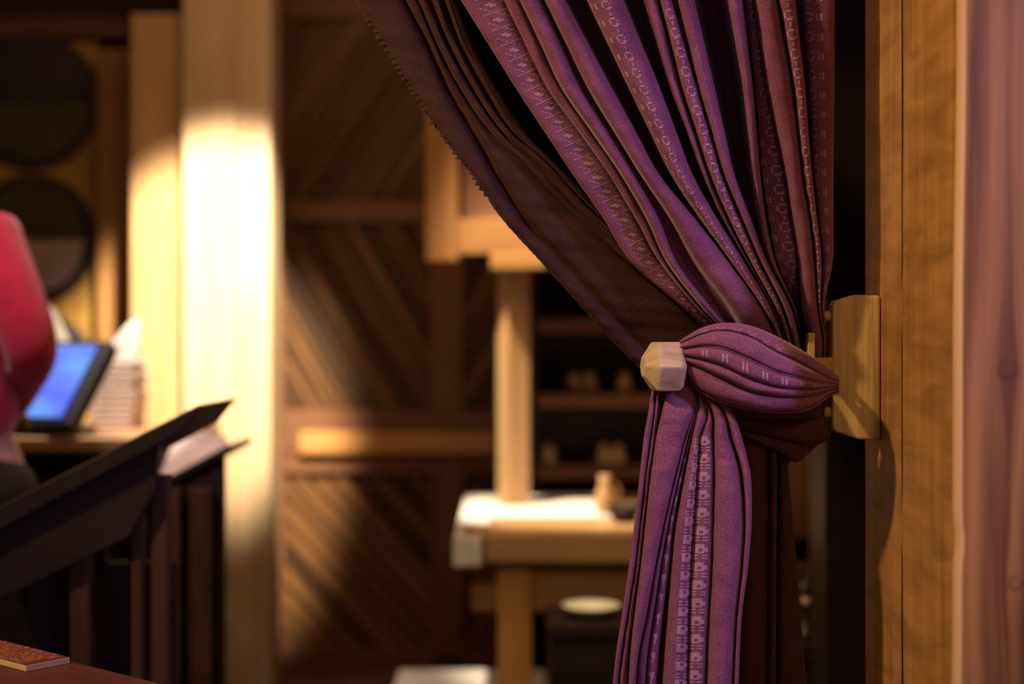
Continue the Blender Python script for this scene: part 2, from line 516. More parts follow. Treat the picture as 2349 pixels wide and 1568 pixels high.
def casing():
    V, F, U = [], [], []
    zs = np.linspace(0.0, 2.5, 160)
    nz = len(zs)
    wob = 0.0012 * np.sin(zs * 9) + 0.0015 * np.sin(zs * 4 + 1)
    wob = wob - 0.004 * np.clip((1.15 - zs) / 0.5, 0, 1)
    wob += 0.003 * np.exp(-((zs - Z(1240, 1.77)) / 0.02) ** 2)
    prof = []
    for i, z in enumerate(zs):
        x0 = JX - 0.002 + wob[i]
        xs = [(x0 + 0.003, 1.786), (x0, 1.781), (x0 + 0.0005, 1.775), (x0 + 0.003, 1.771), (x0 + 0.008, 1.768), (x0 + 0.012, 1.767), (1.35, 1.767), (1.35, 1.80), (x0 + 0.02, 1.80)]
        for (x, y) in xs: V.append((x, y, z)); 
    k = 9
    for i in range(nz - 1):
        for j in range(k - 1):
            a = i * k + j
            F.append((a, a + 1, a + 1 + k, a + k))
            for q in (a, a + 1, a + 1 + k, a + k): U.append((V[q][2], V[q][0]))
    return V, F, U


V, F, U = casing()
# casing material with knots and flowing grain around them
m, N, L, B = new_mat('knotty_casing')
uv = N.new('ShaderNodeUVMap')
sep = N.new('ShaderNodeSeparateXYZ'); L.new(uv.outputs['UV'], sep.inputs[0])
knots = [(Z(845, 1.767), X(2312, 1.767), 0.0125), (Z(1335, 1.767), X(2330, 1.767), 0.009)]


def mth(op, a, b=None, c=None):
    n = N.new('ShaderNodeMath'); n.operation = op
    for i, v in enumerate((a, b, c)):
        if v is None: continue
        if isinstance(v, (int, float)): n.inputs[i].default_value = v
        else: L.new(v, n.inputs[i])
    return n.outputs[0]


across = sep.outputs['Y']
dark_f = None
warp = None
for (kz, kx, kr) in knots:
    dz = mth('SUBTRACT', sep.outputs['X'], kz)
    dx = mth('SUBTRACT', sep.outputs['Y'], kx)
    dz2 = mth('MULTIPLY', dz, 0.30)
    r = mth('SQRT', mth('ADD', mth('MULTIPLY', dz2, dz2), mth('MULTIPLY', dx, dx)))
    w = mth('DIVIDE', mth('MULTIPLY', dx, kr * 0.8), mth('ADD', r, kr * 0.5))
    warp = w if warp is None else mth('ADD', warp, w)
    rr = mth('SQRT', mth('ADD', mth('MULTIPLY', dz, dz), mth('MULTIPLY', dx, dx)))
    ring = mth('DIVIDE', mth('SUBTRACT', rr, kr), kr * 0.30)
    ring = mth('POWER', 2.718, mth('MULTIPLY', mth('MULTIPLY', ring, ring), -1.0))
    ring = mth('ADD', mth('MULTIPLY', ring, mth('MULTIPLY_ADD', mth('DIVIDE', dz, kr), -0.35, 0.55)), mth('MULTIPLY', mth('LESS_THAN', rr, kr), 0.22))
    dark_f = ring if dark_f is None else mth('ADD', dark_f, ring)
acr = mth('SUBTRACT', across, warp)
cmb = N.new('ShaderNodeCombineXYZ')
L.new(mth('MULTIPLY', sep.outputs['X'], 1.6), cmb.inputs[0]); L.new(mth('MULTIPLY', acr, 48), cmb.inputs[1])
n1 = N.new('ShaderNodeTexNoise'); n1.inputs['Scale'].default_value = 1.0; n1.inputs['Detail'].default_value = 5; n1.inputs['Distortion'].default_value = 0.4
L.new(cmb.outputs[0], n1.inputs['Vector'])
cr = N.new('ShaderNodeValToRGB')
cr.color_ramp.elements[0].position = 0.36; cr.color_ramp.elements[0].color = (0.165, 0.062, 0.020, 1)
cr.color_ramp.elements[1].position = 0.64; cr.color_ramp.elements[1].color = (0.46, 0.215, 0.063, 1)
L.new(n1.outputs['Fac'], cr.inputs[0])
mix = N.new('ShaderNodeMix'); mix.data_type = 'RGBA'
L.new(mth('MINIMUM', mth('MULTIPLY', dark_f, 0.6), 0.7), mix.inputs['Factor']); L.new(cr.outputs[0], mix.inputs['A']); mix.inputs['B'].default_value = (0.10, 0.035, 0.025, 1)
L.new(mix.outputs['Result'], B.inputs['Base Color'])
B.inputs['Roughness'].default_value = 0.6; B.inputs['Specular IOR Level'].default_value = 0.25
bp = N.new('ShaderNodeBump'); bp.inputs['Strength'].default_value = 0.25; bp.inputs['Distance'].default_value = 0.002
L.new(n1.outputs['Fac'], bp.inputs['Height']); L.new(bp.outputs[0], B.inputs['Normal'])
M['casing'] = m
arr = wood('lit_pale_arris', (0.66, 0.38, 0.18), (0.84, 0.54, 0.30), 60, bump=0.2)  # caught light painted into the edge as a paler wood
mids = []
for i in range(159):
    for j in range(8): mids.append(1 if j < 4 else 0)
o = mk('plank', V, F, [M['casing'], arr], cs, U, smooth=False, mat_ids=mids)
# wall carrying the doorway to the right
meta(box('wall_right', JX + 0.125, 2.5, 1.803, 2.24, 0.0, 2.9, M['walldark'], grain='z', bevel=0), kind='structure')
# dark upright beyond the jamb
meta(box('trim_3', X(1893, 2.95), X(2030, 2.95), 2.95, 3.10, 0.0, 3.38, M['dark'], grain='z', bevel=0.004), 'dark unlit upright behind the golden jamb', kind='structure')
# lintel over the opening and the rod that carries the curtains (above the picture)
meta(box('trim_4', -1.70, JX + 0.12, 2.0, 2.24, 2.34, 2.5, M['gold'], grain='x'), 'lintel over the curtained doorway', kind='structure')
meta(box('trim_5', -1.82, -1.70, 1.98, 2.24, 0.0, 2.5, M['gold'], grain='z'), 'far door jamb left of the picture', kind='structure')
meta(box('wall_front', -3.0, -1.82, 2.0, 2.24, 0.0, 2.9, M['walldark'], grain='z', bevel=0), kind='structure')


# ------------------------------------------------------------------ draped cloth
def catmull(A, m):
    """A (n, ...) -> (m samples per segment) smooth interpolation along axis 0"""
    n = A.shape[0]
    Pd = np.concatenate([2 * A[:1] - A[1:2], A, 2 * A[-1:] - A[-2:-1]], axis=0)
    out = []
    for i in range(n - 1):
        p0, p1, p2, p3 = Pd[i], Pd[i + 1], Pd[i + 2], Pd[i + 3]
        for j in range(m):
            t = j / m
            out.append(0.5 * ((2 * p1) + (-p0 + p2) * t + (2 * p0 - 5 * p1 + 4 * p2 - p3) * t * t + (-p0 + 3 * p1 - 3 * p2 + p3) * t ** 3))
    out.append(A[-1])
    return np.array(out)


FR = [0.0, 0.10, 0.28, 0.5, 0.72, 0.90, 1.0]
DP = [1.5, 0.52, 0.10, 0.0, 0.10, 0.52, 1.5]


class Sheet:
    def __init__(self, folds, depth, bulge=None, rows=10, S=4, wr=0.0008, scallop=None, edge=0.0):
        """folds: dicts with L, R lists of (px,py); f depth offset list/scalar; e roundness; g valley depth after it"""
        nk = len(folds[0]['L'])
        G = np.zeros((nk, 0, 3))
        self.start = []
        cols = []
        depth = np.broadcast_to(np.asarray(depth, float), (nk,))
        for i, fo in enumerate(folds):
            Lp, Rp = np.array(fo['L'], float), np.array(fo['R'], float)
            f = np.broadcast_to(np.asarray(fo.get('f', 0.0), float), (nk,))
            e = fo.get('e', 0.012)
            self.start.append(len(cols))
            for fr, dp in zip(FR, DP):
                q = Lp * (1 - fr) + Rp * fr
                cols.append(np.column_stack([q, depth + f + e * dp]))
            if i + 1 < len(folds):
                L2 = np.array(folds[i + 1]['L'], float)
                f2 = np.broadcast_to(np.asarray(folds[i + 1].get('f', 0.0), float), (nk,))
                g = fo.get('g', 0.02)
                fm = np.maximum(f, f2)
                for fr in (0.2, 0.8):
                    q = Rp * (1 - fr) + L2 * fr
                    cols.append(np.column_stack([q, depth + fm + e + g]))
        G = np.stack(cols, axis=1)                      # nk, nc, 3
        G = catmull(G, rows)                            # rows
        G = np.swapaxes(catmull(np.swapaxes(G, 0, 1), S), 0, 1)
        self.S, self.rows = S, rows
        R, C = G.shape[:2]
        tt = np.arange(R)[:, None] / rows
        cc = np.arange(C)[None, :] / S
        w = (np.sin(tt * 3.1 + cc * 0.9) * np.sin(cc * 0.37 + tt * 0.7) + 0.5 * np.sin(tt * 7.3 + cc * 0.31 + 2) + 0.35 * np.sin(tt * 13.1 - cc * 0.6))
        G[:, :, 2] += wr * w
        if bulge is not None:
            s = np.linspace(-1, 1, C)[None, :]
            t = np.linspace(0, 1, R)[:, None]
            G[:, :, 2] += bulge(s, t)
        if scallop is not None:
            G = scallop(G)
        self.G = G
        px, py, d = G[:, :, 0], G[:, :, 1], G[:, :, 2]
        self.W = np.stack([(px - CX) / FPX * d, d, CAMZ - (py - CY) / FPX * d], axis=2)
        du = np.linalg.norm(np.diff(self.W, axis=1), axis=2).mean(axis=0)
        self.u = np.concatenate([[0], np.cumsum(du)])
        dv = np.linalg.norm(np.diff(self.W, axis=0), axis=2)
        self.v = np.vstack([np.zeros(C), np.cumsum(dv, axis=0)])

    def build(self, name, mat, parent=None, solid=0.0012, flip=False, **kw):
        R, C = self.W.shape[:2]
        V = self.W.reshape(-1, 3)
        idx = np.arange(R * C).reshape(R, C)
        F = np.stack([idx[:-1, :-1], idx[:-1, 1:], idx[1:, 1:], idx[1:, :-1]], axis=-1)[:, :, ::(1 if flip else -1)].reshape(-1, 4)
        UV = np.stack([np.broadcast_to(self.u, (R, C)), self.v], axis=2).reshape(-1, 2)
        off = np.array(base_of(parent)) if parent is not None else np.array(kw.get('loc', (0, 0, 0)))
        me = bpy.data.meshes.new(name)
        Vl = (V - off).astype(np.float32)
        me.vertices.add(len(Vl)); me.vertices.foreach_set('co', Vl.ravel())
        me.loops.add(F.size); me.loops.foreach_set('vertex_index', F.ravel().astype(np.int32))
        me.polygons.add(len(F))
        me.polygons.foreach_set('loop_start', np.arange(0, F.size, 4, dtype=np.int32))
        me.polygons.foreach_set('use_smooth', np.ones(len(F), dtype=bool))
        ul = me.uv_layers.new(name='UVMap')
        ul.data.foreach_set('uv', UV[F.ravel()].astype(np.float32).ravel())
        me.materials.append(mat)
        me.update(calc_edges=True); me.validate()
        o = bpy.data.objects.new(name, me)
        COL.objects.link(o)
        if parent is not None: o.parent = parent
        if solid:
            s = o.modifiers.new('thickness', 'SOLIDIFY'); s.thickness = solid; s.offset = -1
        return o

    def at(self, r, c):
        R, C = self.W.shape[:2]
        r = min(max(r, 0), R - 1.001); c = min(max(c, 0), C - 1.001)
        i, j = int(r), int(c)
        a, b = r - i, c - j
        W = self.W
        return (W[i, j] * (1 - a) * (1 - b) + W[i + 1, j] * a * (1 - b) + W[i, j + 1] * (1 - a) * b + W[i + 1, j + 1] * a * b)

    def band(self, name, fold, c0, c1, period, bitmap, cell_v, mat, parent, r0=0, r1=None, lift=0.0006, phase=0.0):
        """small raised weft floats: bitmap rows repeat every `period` metres along the fold, spread across fractions c0..c1"""
        R, C = self.W.shape[:2]
        r1 = R - 1 if r1 is None else r1
        def colf(fr):
            # fraction across the fold -> dense column
            k = np.interp(fr, FR, range(len(FR)))
            return (self.start[fold] + k) * self.S
        cm = int(colf((c0 + c1) / 2))
        s = self.v[:, cm]
        V, F = [], []
        nb = len(bitmap[0])
        pos = s[int(r0)] + phase
        while pos < s[int(r1)]:
            for j, row in enumerate(bitmap):
                a = 0
                while a < nb:
                    if row[a] != '#': a += 1; continue
                    b = a
                    while b < nb and row[b] == '#': b += 1
                    va, vb = pos + j * cell_v + cell_v * 0.05, pos + (j + 1) * cell_v - cell_v * 0.05
                    if vb < s[-1]:
                        ra, rb = np.interp(va, s, np.arange(R)), np.interp(vb, s, np.arange(R))
                        n = b - a
                        k0 = len(V)
                        for q in range(n + 1):
                            fq = a + q + (0.08 if q == 0 else (-0.08 if q == n else 0))
                            fc = colf(c0 + (c1 - c0) * fq / nb)
                            p0, p1 = self.at(ra, fc), self.at(rb, fc)
                            ps = self.at(ra, fc + 0.6) - self.at(ra, fc - 0.6)
                            n_ = np.cross(ps, p1 - p0); n_ = n_ / (np.linalg.norm(n_) + 1e-12)
                            if np.dot(n_, np.array([0, 0, CAMZ]) - p0) < 0: n_ = -n_
                            V += [p0 + n_ * lift, p1 + n_ * lift]
                        for q in range(n):
                            k = k0 + q * 2
                            F.append((k, k + 2, k + 3, k + 1))
                    a = b
            pos += period
        U = []
        for f in F:
            for i in f: U.append((V[i][0], V[i][2]))
        return meta(mk(name, V, F, mat, parent, U, smooth=True), kind='stuff')


GLYPH_U = ['.###.', '#...#', '#.#.#', '#...#', '##.##']
GLYPH_C = ['.###.', '#...#', '#....', '#..##', '.###.', '.....', '..#..', '..#..', '.....']
GLYPH_H = ['.....', '#.##.', '#.##.', '#.##.', '#.##.', '.....', '.....', '.....', '.....']
XROW = ['#.....#', '.#...#.', '..#.#..', '...#...', '..#.#..', '.#...#.', '#.....#', '.......', '...#...', '..###..', '..###..', '...#...', '.......']

YS = [-560, -250, -60, 0, 100, 200, 300, 400, 500, 600, 700, 780, 860]


def vert(xs, ys): return [(x, y) for x, y in zip(xs, ys)]


def up(v0, v200):
    """extend a fold upward beyond the frame from its positions at y=0 and y=200"""
    s = (v200 - v0) / 200.0
    return [v0 - s * 560 * 0.60, v0 - s * 250 * 0.85, v0 - s * 60]


def fold(tab, **kw):
    """tab: {y: (xl, xr)} -> L/R at every level of YS"""
    ys = sorted(tab)
    xl = [tab[y][0] for y in ys]; xr = [tab[y][1] for y in ys]
    Lx = list(np.interp(YS[3:], ys, xl)); Rx = list(np.interp(YS[3:], ys, xr))
    # smooth resample with cubic through the given values when dense enough
    Ls = up(Lx[0], Lx[2]) + Lx; Rs = up(Rx[0], Rx[2]) + Rx
    return dict(L=vert(Ls, YS), R=vert(Rs, YS), **kw)


purple_folds = [
    fold({0: (1057, 1154), 200: (1182, 1252), 400: (1314, 1397), 500: (1384, 1455), 600: (1448, 1512), 700: (1560, 1592), 780: (1650, 1668), 860: (1700, 1715)}, f=0.045, e=0.006, g=0.002),
    fold({0: (1157, 1186), 200: (1257, 1283), 400: (1398, 1420), 500: (1458, 1477), 600: (1514, 1526), 700: (1594, 1602), 780: (1670, 1676), 860: (1717, 1722)}, f=0.040, e=0.007, g=0.004),
    fold({0: (1193, 1241), 200: (1287, 1333), 400: (1424, 1456), 500: (1482, 1512), 600: (1529, 1553), 700: (1606, 1628), 780: (1680, 1696), 860: (1726, 1738)}, f=0.008, e=0.018, g=0.020),
    fold({0: (1248, 1295), 200: (1346, 1402), 400: (1468, 1512), 500: (1535, 1594), 600: (1592, 1672), 700: (1668, 1742), 780: (1712, 1780), 860: (1750, 1800)}, f=0.0, e=0.022, g=0.10),
    fold({0: (1347, 1430), 200: (1441, 1513), 400: (1538, 1589), 500: (1604, 1645), 600: (1676, 1708), 700: (1746, 1766), 780: (1786, 1796), 860: (1805, 1812)}, f=0.010, e=0.024, g=0.11),
    fold({0: (1478, 1508), 200: (1538, 1558), 400: (1613, 1624), 500: (1657, 1666), 600: (1713, 1718), 700: (1769, 1773), 780: (1799, 1802), 860: (1815, 1818)}, f=0.026, e=0.012, g=0.016),
    fold({0: (1514, 1541), 200: (1565, 1599), 400: (1629, 1656), 500: (1672, 1697), 600: (1722, 1740), 700: (1777, 1790), 780: (1805, 1815), 860: (1821, 1830)}, f=0.016, e=0.014, g=0.018),
    fold({0: (1553, 1590), 200: (1602, 1637), 400: (1660, 1684), 500: (1702, 1722), 600: (1745, 1760), 700: (1795, 1812), 750: (1818, 1834), 780: (1818, 1832), 860: (1834, 1846)}, f=0.012, e=0.020, g=0.15),
    fold({0: (1668, 1703), 200: (1702, 1727), 400: (1724, 1744), 500: (1738, 1756), 600: (1765, 1778), 700: (1816, 1822), 780: (1838, 1842), 860: (1848, 1852)}, f=[0.035] * 10 + [0.06, 0.11, 0.12], e=0.024, g=0.028),
    fold({0: (1709, 1728), 200: (1733, 1757), 400: (1749, 1800), 500: (1764, 1815), 600: (1783, 1830), 700: (1824, 1838), 780: (1844, 1854), 860: (1855, 1862)}, f=[0.075] * 10 + [0.12, 0.15, 0.15], e=0.006, g=0.003),
    fold({0: (1729, 1782), 200: (1759, 1817), 400: (1802, 1840), 500: (1817, 1857), 600: (1832, 1868), 700: (1840, 1876), 780: (1858, 1888), 860: (1862, 1884)}, f=0.046, e=0.020, g=0.014),
    fold({0: (1786, 1822), 200: (1821, 1846), 400: (1843, 1862), 500: (1860, 1874), 600: (1871, 1884), 700: (1878, 1882), 780: (1890, 1893), 860: (1886, 1889)}, f=0.052, e=0.014, g=0.035),
    fold({0: (1843, 1914), 200: (1858, 1914), 400: (1868, 1912), 500: (1878, 1912), 600: (1888, 1910), 690: (1884, 1890), 780: (1894, 1897), 860: (1890, 1893)}, f=0.085, e=0.010, g=0.0),
]
pc = empty('purple_curtain', (0.4, 2.05, 0.4), 'purple woven curtain with lighter woven bands, gathered and looped over the wooden tieback arm', 'curtain')
# the whole drape stands a little further back near the knot, so the loop lies in front of it
pdepth = np.interp(YS, [-560, 0, 400, 700, 780, 860], [2.02, 2.01, 2.02, 2.05, 2.085, 2.12])
drape = Sheet(purple_folds, pdepth, rows=22, S=4, wr=0.0010)
drape.build('drape', M['purple'], pc)
drape.band('woven_band', 0, 0.30, 0.97, 0.0245, XROW, 0.00188, M['motif'], pc, lift=0.0005)
drape.band('woven_band', 4, 0.34, 0.60, 0.0262, GLYPH_C, 0.0029, M['motif'], pc)
drape.band('woven_band', 4, 0.04, 0.26, 0.0262, GLYPH_H, 0.0022, M['motif'], pc, phase=0.006)
drape.band('woven_band', 6, 0.24, 0.84, 0.0285, GLYPH_C, 0.0031, M['motif'], pc)
drape.band('woven_band', 9, 0.40, 0.98, 0.0285, GLYPH_C, 0.0031, M['motif'], pc, phase=0.01)
drape.band('woven_band', 9, 0.02, 0.30, 0.0285, GLYPH_H, 0.0024, M['motif'], pc, phase=0.01, r0=22 * 6)
drape.band('woven_band', 11, 0.20, 0.86, 0.0285, GLYPH_C, 0.0031, M['motif'], pc, phase=0.004)
drape.band('woven_band', 12, 0.02, 0.26, 0.0285, GLYPH_C, 0.0031, M['motif'], pc, phase=0.012)
drape.band('woven_band', 12, 0.40, 0.66, 0.0285, GLYPH_H, 0.0026, M['motif'], pc, phase=0.012)


# the loop: cloth folded over the arm, seen as a leaf shape from the knob to the bracket
def hfold(tab, **kw):
    xs = [1552, 1575, 1610, 1660, 1720, 1780, 1830, 1870, 1900, 1925]
    k = sorted(tab)
    t = np.interp(xs, k, [tab[q][0] for q in k]); b = np.interp(xs, k, [tab[q][1] for q in k])
    return dict(L=[(x, y) for x, y in zip(xs, t)], R=[(x, y) for x, y in zip(xs, b)], **kw)


loop_folds = [
    hfold({1552: (787, 791), 1575: (770, 780), 1610: (751, 766), 1660: (740, 757), 1720: (746, 772), 1780: (770, 806), 1830: (797, 828), 1870: (822, 850), 1900: (845, 866), 1925: (862, 875)}, e=0.007, g=0.002, f=0.010),
    hfold({1552: (793, 798), 1575: (783, 797), 1610: (768, 792), 1660: (761, 797), 1720: (777, 822), 1780: (811, 850), 1830: (835, 863), 1870: (855, 872), 1900: (868, 877), 1925: (876, 880)}, e=0.005, g=0.001, f=0.0),
    hfold({1552: (800, 805), 1575: (800, 815), 1610: (796, 822), 1660: (802, 838), 1720: (827, 866), 1780: (855, 885), 1830: (867, 890), 1870: (876, 890), 1900: (879, 887), 1925: (881, 885)}, e=0.006, g=0.004, f=0.002),
    hfold({1552: (807, 811), 1575: (819, 828), 1610: (827, 842), 1660: (843, 866), 1720: (871, 893), 1780: (889, 905), 1830: (894, 908), 1870: (893, 902), 1900: (889, 894), 1925: (886, 889)}, e=0.005, g=0.002, f=0.006),
    hfold({1552: (812, 818), 1575: (832, 855), 1610: (846, 893), 1660: (871, 918), 1720: (897, 934), 1780: (909, 940), 1830: (911, 938), 1870: (905, 926), 1900: (896, 905), 1925: (890, 894)}, e=0.009, g=0.002, f=0.010),
    hfold({1552: (819, 824), 1575: (857, 864), 1610: (895, 903), 1660: (920, 926), 1720: (936, 941), 1780: (942, 947), 1830: (940, 946), 1870: (928, 934), 1900: (907, 912), 1925: (896, 900)}, e=0.010, g=0.0, f=0.020),
]
ldepth = [2.000, 1.990, 1.972, 1.958, 1.953, 1.957, 1.968, 1.995, 2.045, 2.10]
loop = Sheet(loop_folds, ldepth, rows=14, S=5, wr=0.0006,
             bulge=lambda s, t: 0.05 * (1 - np.sqrt(np.clip(1 - (s * 0.97) ** 2, 0, 1))) * np.sin(np.pi * np.clip(t, 0.05, 0.95)) ** 0.6)
loop.build('loop', M['purple'], pc, solid=0.002, flip=True)
loop.band('woven_band', 0, 0.55, 0.95, 0.022, ['#...#', '.#.#.', '..#..', '.#.#.', '#...#'], 0.0026, M['motif'], pc, r0=14 * 2, r1=14 * 5, lift=0.0004)
loop.band('woven_band', 2, 0.25, 0.75, 0.030, ['#####', '.....', '#####', '.....', '.....'], 0.0030, M['motif'], pc, r0=14 * 2, r1=14 * 7, lift=0.0004)

# hanging tail
TY = [868, 910, 950, 1000, 1050, 1100, 1200, 1300, 1400, 1500, 1600, 1720, 1900]


def tfold(tab, **kw):
    k = sorted(tab)
    a = np.interp(TY, k, [tab[q][0] for q in k]); b = np.interp(TY, k, [tab[q][1] for q in k])
    return dict(L=vert(a, TY), R=vert(b, TY), **kw)


tail_folds = [
    tfold({868: (1500, 1508), 910: (1492, 1503), 950: (1486, 1499), 1000: (1477, 1492), 1100: (1466, 1479), 1200: (1455, 1468), 1300: (1442, 1457), 1400: (1428, 1441), 1500: (1413, 1425), 1600: (1403, 1415), 1900: (1385, 1400)}, f=0.012, e=0.008, g=0.008),
    tfold({868: (1509, 1515), 910: (1505, 1512), 950: (1501, 1508), 1000: (1494, 1503), 1100: (1481, 1489), 1200: (1470, 1478), 1300: (1459, 1467), 1400: (1443, 1453), 1500: (1427, 1442), 1600: (1418, 1438), 1900: (1403, 1425)}, f=0.014, e=0.008, g=0.012),
    tfold({868: (1530, 1600), 910: (1527, 1596), 950: (1518, 1588), 1000: (1506, 1571), 1100: (1492, 1545), 1200: (1481, 1522), 1300: (1470, 1502), 1400: (1457, 1484), 1500: (1446, 1464), 1600: (1441, 1456), 1900: (1430, 1444)}, f=[0.004, 0, -0.002, 0, 0, 0, 0, 0, 0, 0, 0, 0, 0], e=0.007, g=0.006),
    tfold({868: (1600.5, 1602), 950: (1589, 1593), 1000: (1573, 1579), 1100: (1547, 1555), 1200: (1524, 1533), 1300: (1504, 1515), 1400: (1487, 1500), 1500: (1467, 1485), 1600: (1459, 1478), 1900: (1447, 1465)}, f=0.010, e=0.008, g=0.010),
    tfold({868: (1602.5, 1604), 950: (1594, 1597), 1000: (1581, 1586), 1100: (1557, 1564), 1200: (1535, 1545), 1300: (1517, 1535), 1400: (1503, 1521), 1500: (1488, 1510), 1600: (1481, 1502), 1900: (1468, 1490)}, f=0.014, e=0.008, g=0.030),
    tfold({868: (1604.5, 1606), 910: (1603, 1611), 950: (1598, 1622), 1000: (1588, 1604), 1100: (1569, 1597), 1200: (1551, 1590), 1300: (1541, 1584), 1400: (1533, 1579), 1500: (1525, 1577), 1600: (1519, 1575), 1900: (1508, 1568)}, f=0.002, e=0.012, g=0.004),
    tfold({868: (1606.5, 1608), 910: (1612, 1614), 950: (1623, 1632), 1000: (1606, 1634), 1100: (1600, 1636), 1200: (1593, 1634), 1300: (1587, 1631), 1400: (1582, 1626), 1500: (1580, 1620), 1600: (1578, 1617), 1900: (1571, 1610)}, f=0.006, e=0.010, g=0.012),
    tfold({868: (1608.5, 1611), 910: (1616, 1630), 950: (1636, 1660), 1000: (1638, 1672), 1050: (1638, 1688), 1100: (1639, 1698), 1200: (1636, 1706), 1300: (1633, 1700), 1400: (1628, 1690), 1500: (1623, 1684), 1600: (1620, 1680), 1900: (1612, 1672)}, f=-0.002, e=0.014, g=[0.012] and 0.010),
    tfold({868: (1612, 1618), 910: (1633, 1650), 950: (1664, 1683), 1000: (1677, 1701), 1050: (1694, 1714), 1100: (1704, 1723), 1200: (1709, 1724), 1300: (1703, 1716), 1400: (1692, 1703), 1500: (1686, 1697), 1600: (1682, 1694), 1900: (1674, 1686)}, f=0.002, e=0.016, g=0.0),
]
tdepth = np.interp(TY, [868, 950, 1100, 1900], [2.035, 2.012, 2.0, 2.0])
tail = Sheet(tail_folds, tdepth, rows=16, S=5, wr=0.0008)
tail.build('tail', M['purple'], pc, solid=0.002)
LAD = ['####.', '####.', '#####', '##.##', '##.##', '####.', '.....', '##.##', '.....', '##.##', '.....', '.....']
tail.band('woven_band', 6, 0.03, 0.78, 0.0255, LAD, 0.00212, M['motif'], pc, r0=16 * 3, lift=0.0009)
tail.band('woven_band', 5, 0.48, 0.98, 0.0255, LAD[::-1], 0.00212, M['motif'], pc, r0=16 * 3, lift=0.0009)
tail.band('woven_band', 4, 0.10, 0.85, 0.0280, ['.###.', '.###.', '..##.', '..#..', '..#..'], 0.0030, M['motif'], pc, r0=16 * 4, lift=0.0006)

# the brown curtain behind it
bc = empty('brown_curtain', (0.2, 2.12, 0.4), 'plain dark brown curtain with a frayed left edge, swept behind the purple curtain', 'curtain')
brown_folds = [
    fold({0: (815, 925), 60: (842, 955), 130: (898, 990), 200: (938, 1018), 300: (1004, 1076), 400: (1080, 1130), 500: (1150, 1192), 600: (1240, 1284), 700: (1330, 1376), 780: (1402, 1452), 860: (1482, 1530)}, f=0.012, e=0.012, g=0.003),
    fold({0: (930, 958), 100: (985, 1000), 200: (1030, 1052), 300: (1090, 1122), 400: (1145, 1226), 500: (1205, 1328), 600: (1298, 1436), 700: (1390, 1556), 780: (1466, 1640), 860: (1545, 1700)}, f=0.022, e=0.008, g=0.001),
    fold({0: (961, 984), 100: (1003, 1024), 200: (1056, 1078), 300: (1126, 1146), 400: (1228, 1244), 500: (1328, 1342), 600: (1436, 1450), 700: (1558, 1570), 780: (1645, 1658), 860: (1704, 1714)}, f=0.006, e=0.012, g=0.012),
    fold({0: (989, 1012), 100: (1030, 1050), 200: (1084, 1104), 300: (1152, 1170), 400: (1256, 1276), 500: (1354, 1372), 600: (1460, 1480), 700: (1580, 1598), 780: (1664, 1680), 860: (1718, 1728)}, f=0.004, e=0.013, g=0.012),
    fold({0: (1018, 1036), 100: (1056, 1074), 200: (1109, 1130), 300: (1175, 1194), 400: (1284, 1292), 500: (1379, 1386), 600: (1487, 1494), 700: (1605, 1612), 780: (1686, 1692), 860: (1732, 1740)}, f=[0.010] * 8 + [0.03, 0.05, 0.06, 0.06, 0.06], e=0.012, g=0.03),
    fold({0: (1090, 1160), 200: (1190, 1280), 400: (1350, 1440), 500: (1440, 1520), 600: (1540, 1620), 700: (1650, 1720), 780: (1720, 1780), 860: (1770, 1820)}, f=0.22, e=0.010, g=0.02),
]


def scallop(G):
    R, C = G.shape[:2]
    py = G[:, 0, 1]
    amp = np.where((py > 40) & (py < 460), 1.0, 0.15)
    saw = ((py / 13.0 + 0.3 * np.sin(py / 31.0)) % 1.0)
    saw = saw * (0.45 + 0.9 * np.abs(np.sin(py * 0.071 + 1.3 * np.sin(py * 0.023))))
    j = (saw - 0.4) * 10 * amp
    for c in range(0, 5):
        G[:, c, 0] -= j * (1 - c / 5.0)
    return G


bdepth = np.interp(YS, [-560, 0, 400, 700, 860], [2.12, 2.11, 2.105, 2.12, 2.15])
bd = Sheet(brown_folds, bdepth, rows=60, S=4, wr=0.0012, scallop=scallop)
bd.build('drape', M['brown'], bc)
BTY = [860, 900, 950, 1000, 1030, 1060, 1080, 1200, 1300, 1400, 1500, 1600, 1900]


def bfold(tab, **kw):
    k = sorted(tab)
    a = np.interp(BTY, k, [tab[q][0] for q in k]); b = np.interp(BTY, k, [tab[q][1] for q in k])
    return dict(L=vert(a, BTY), R=vert(b, BTY), **kw)


bt = Sheet([
    bfold({860: (1560, 1620), 950: (1600, 1660), 1000: (1640, 1690), 1200: (1650, 1700), 1900: (1640, 1690)}, f=0.05, e=0.01, g=0.01),
    bfold({860: (1625, 1700), 950: (1670, 1735), 1000: (1700, 1760), 1200: (1706, 1760), 1400: (1700, 1758), 1600: (1698, 1756), 1900: (1690, 1750)}, f=0.02, e=0.012, g=0.014),
    bfold({860: (1710, 1740), 950: (1745, 1768), 1000: (1765, 1782), 1200: (1767, 1781), 1400: (1766, 1780), 1600: (1764, 1778), 1900: (1758, 1772)}, f=0.022, e=0.010, g=0.03),
    bfold({860: (1760, 1840), 950: (1790, 1870), 1000: (1788, 1905), 1018: (1788, 1880), 1030: (1788, 1853), 1044: (1788, 1838), 1060: (1787, 1812), 1080: (1787, 1809), 1200: (1786, 1820), 1300: (1785, 1828), 1400: (1784, 1836), 1600: (1782, 1852), 1900: (1775, 1870)}, f=0.05, e=0.010, g=0.0),
], np.full(len(BTY), 2.07), rows=16, S=5)
bt.build('tail', M['brown'], bc)
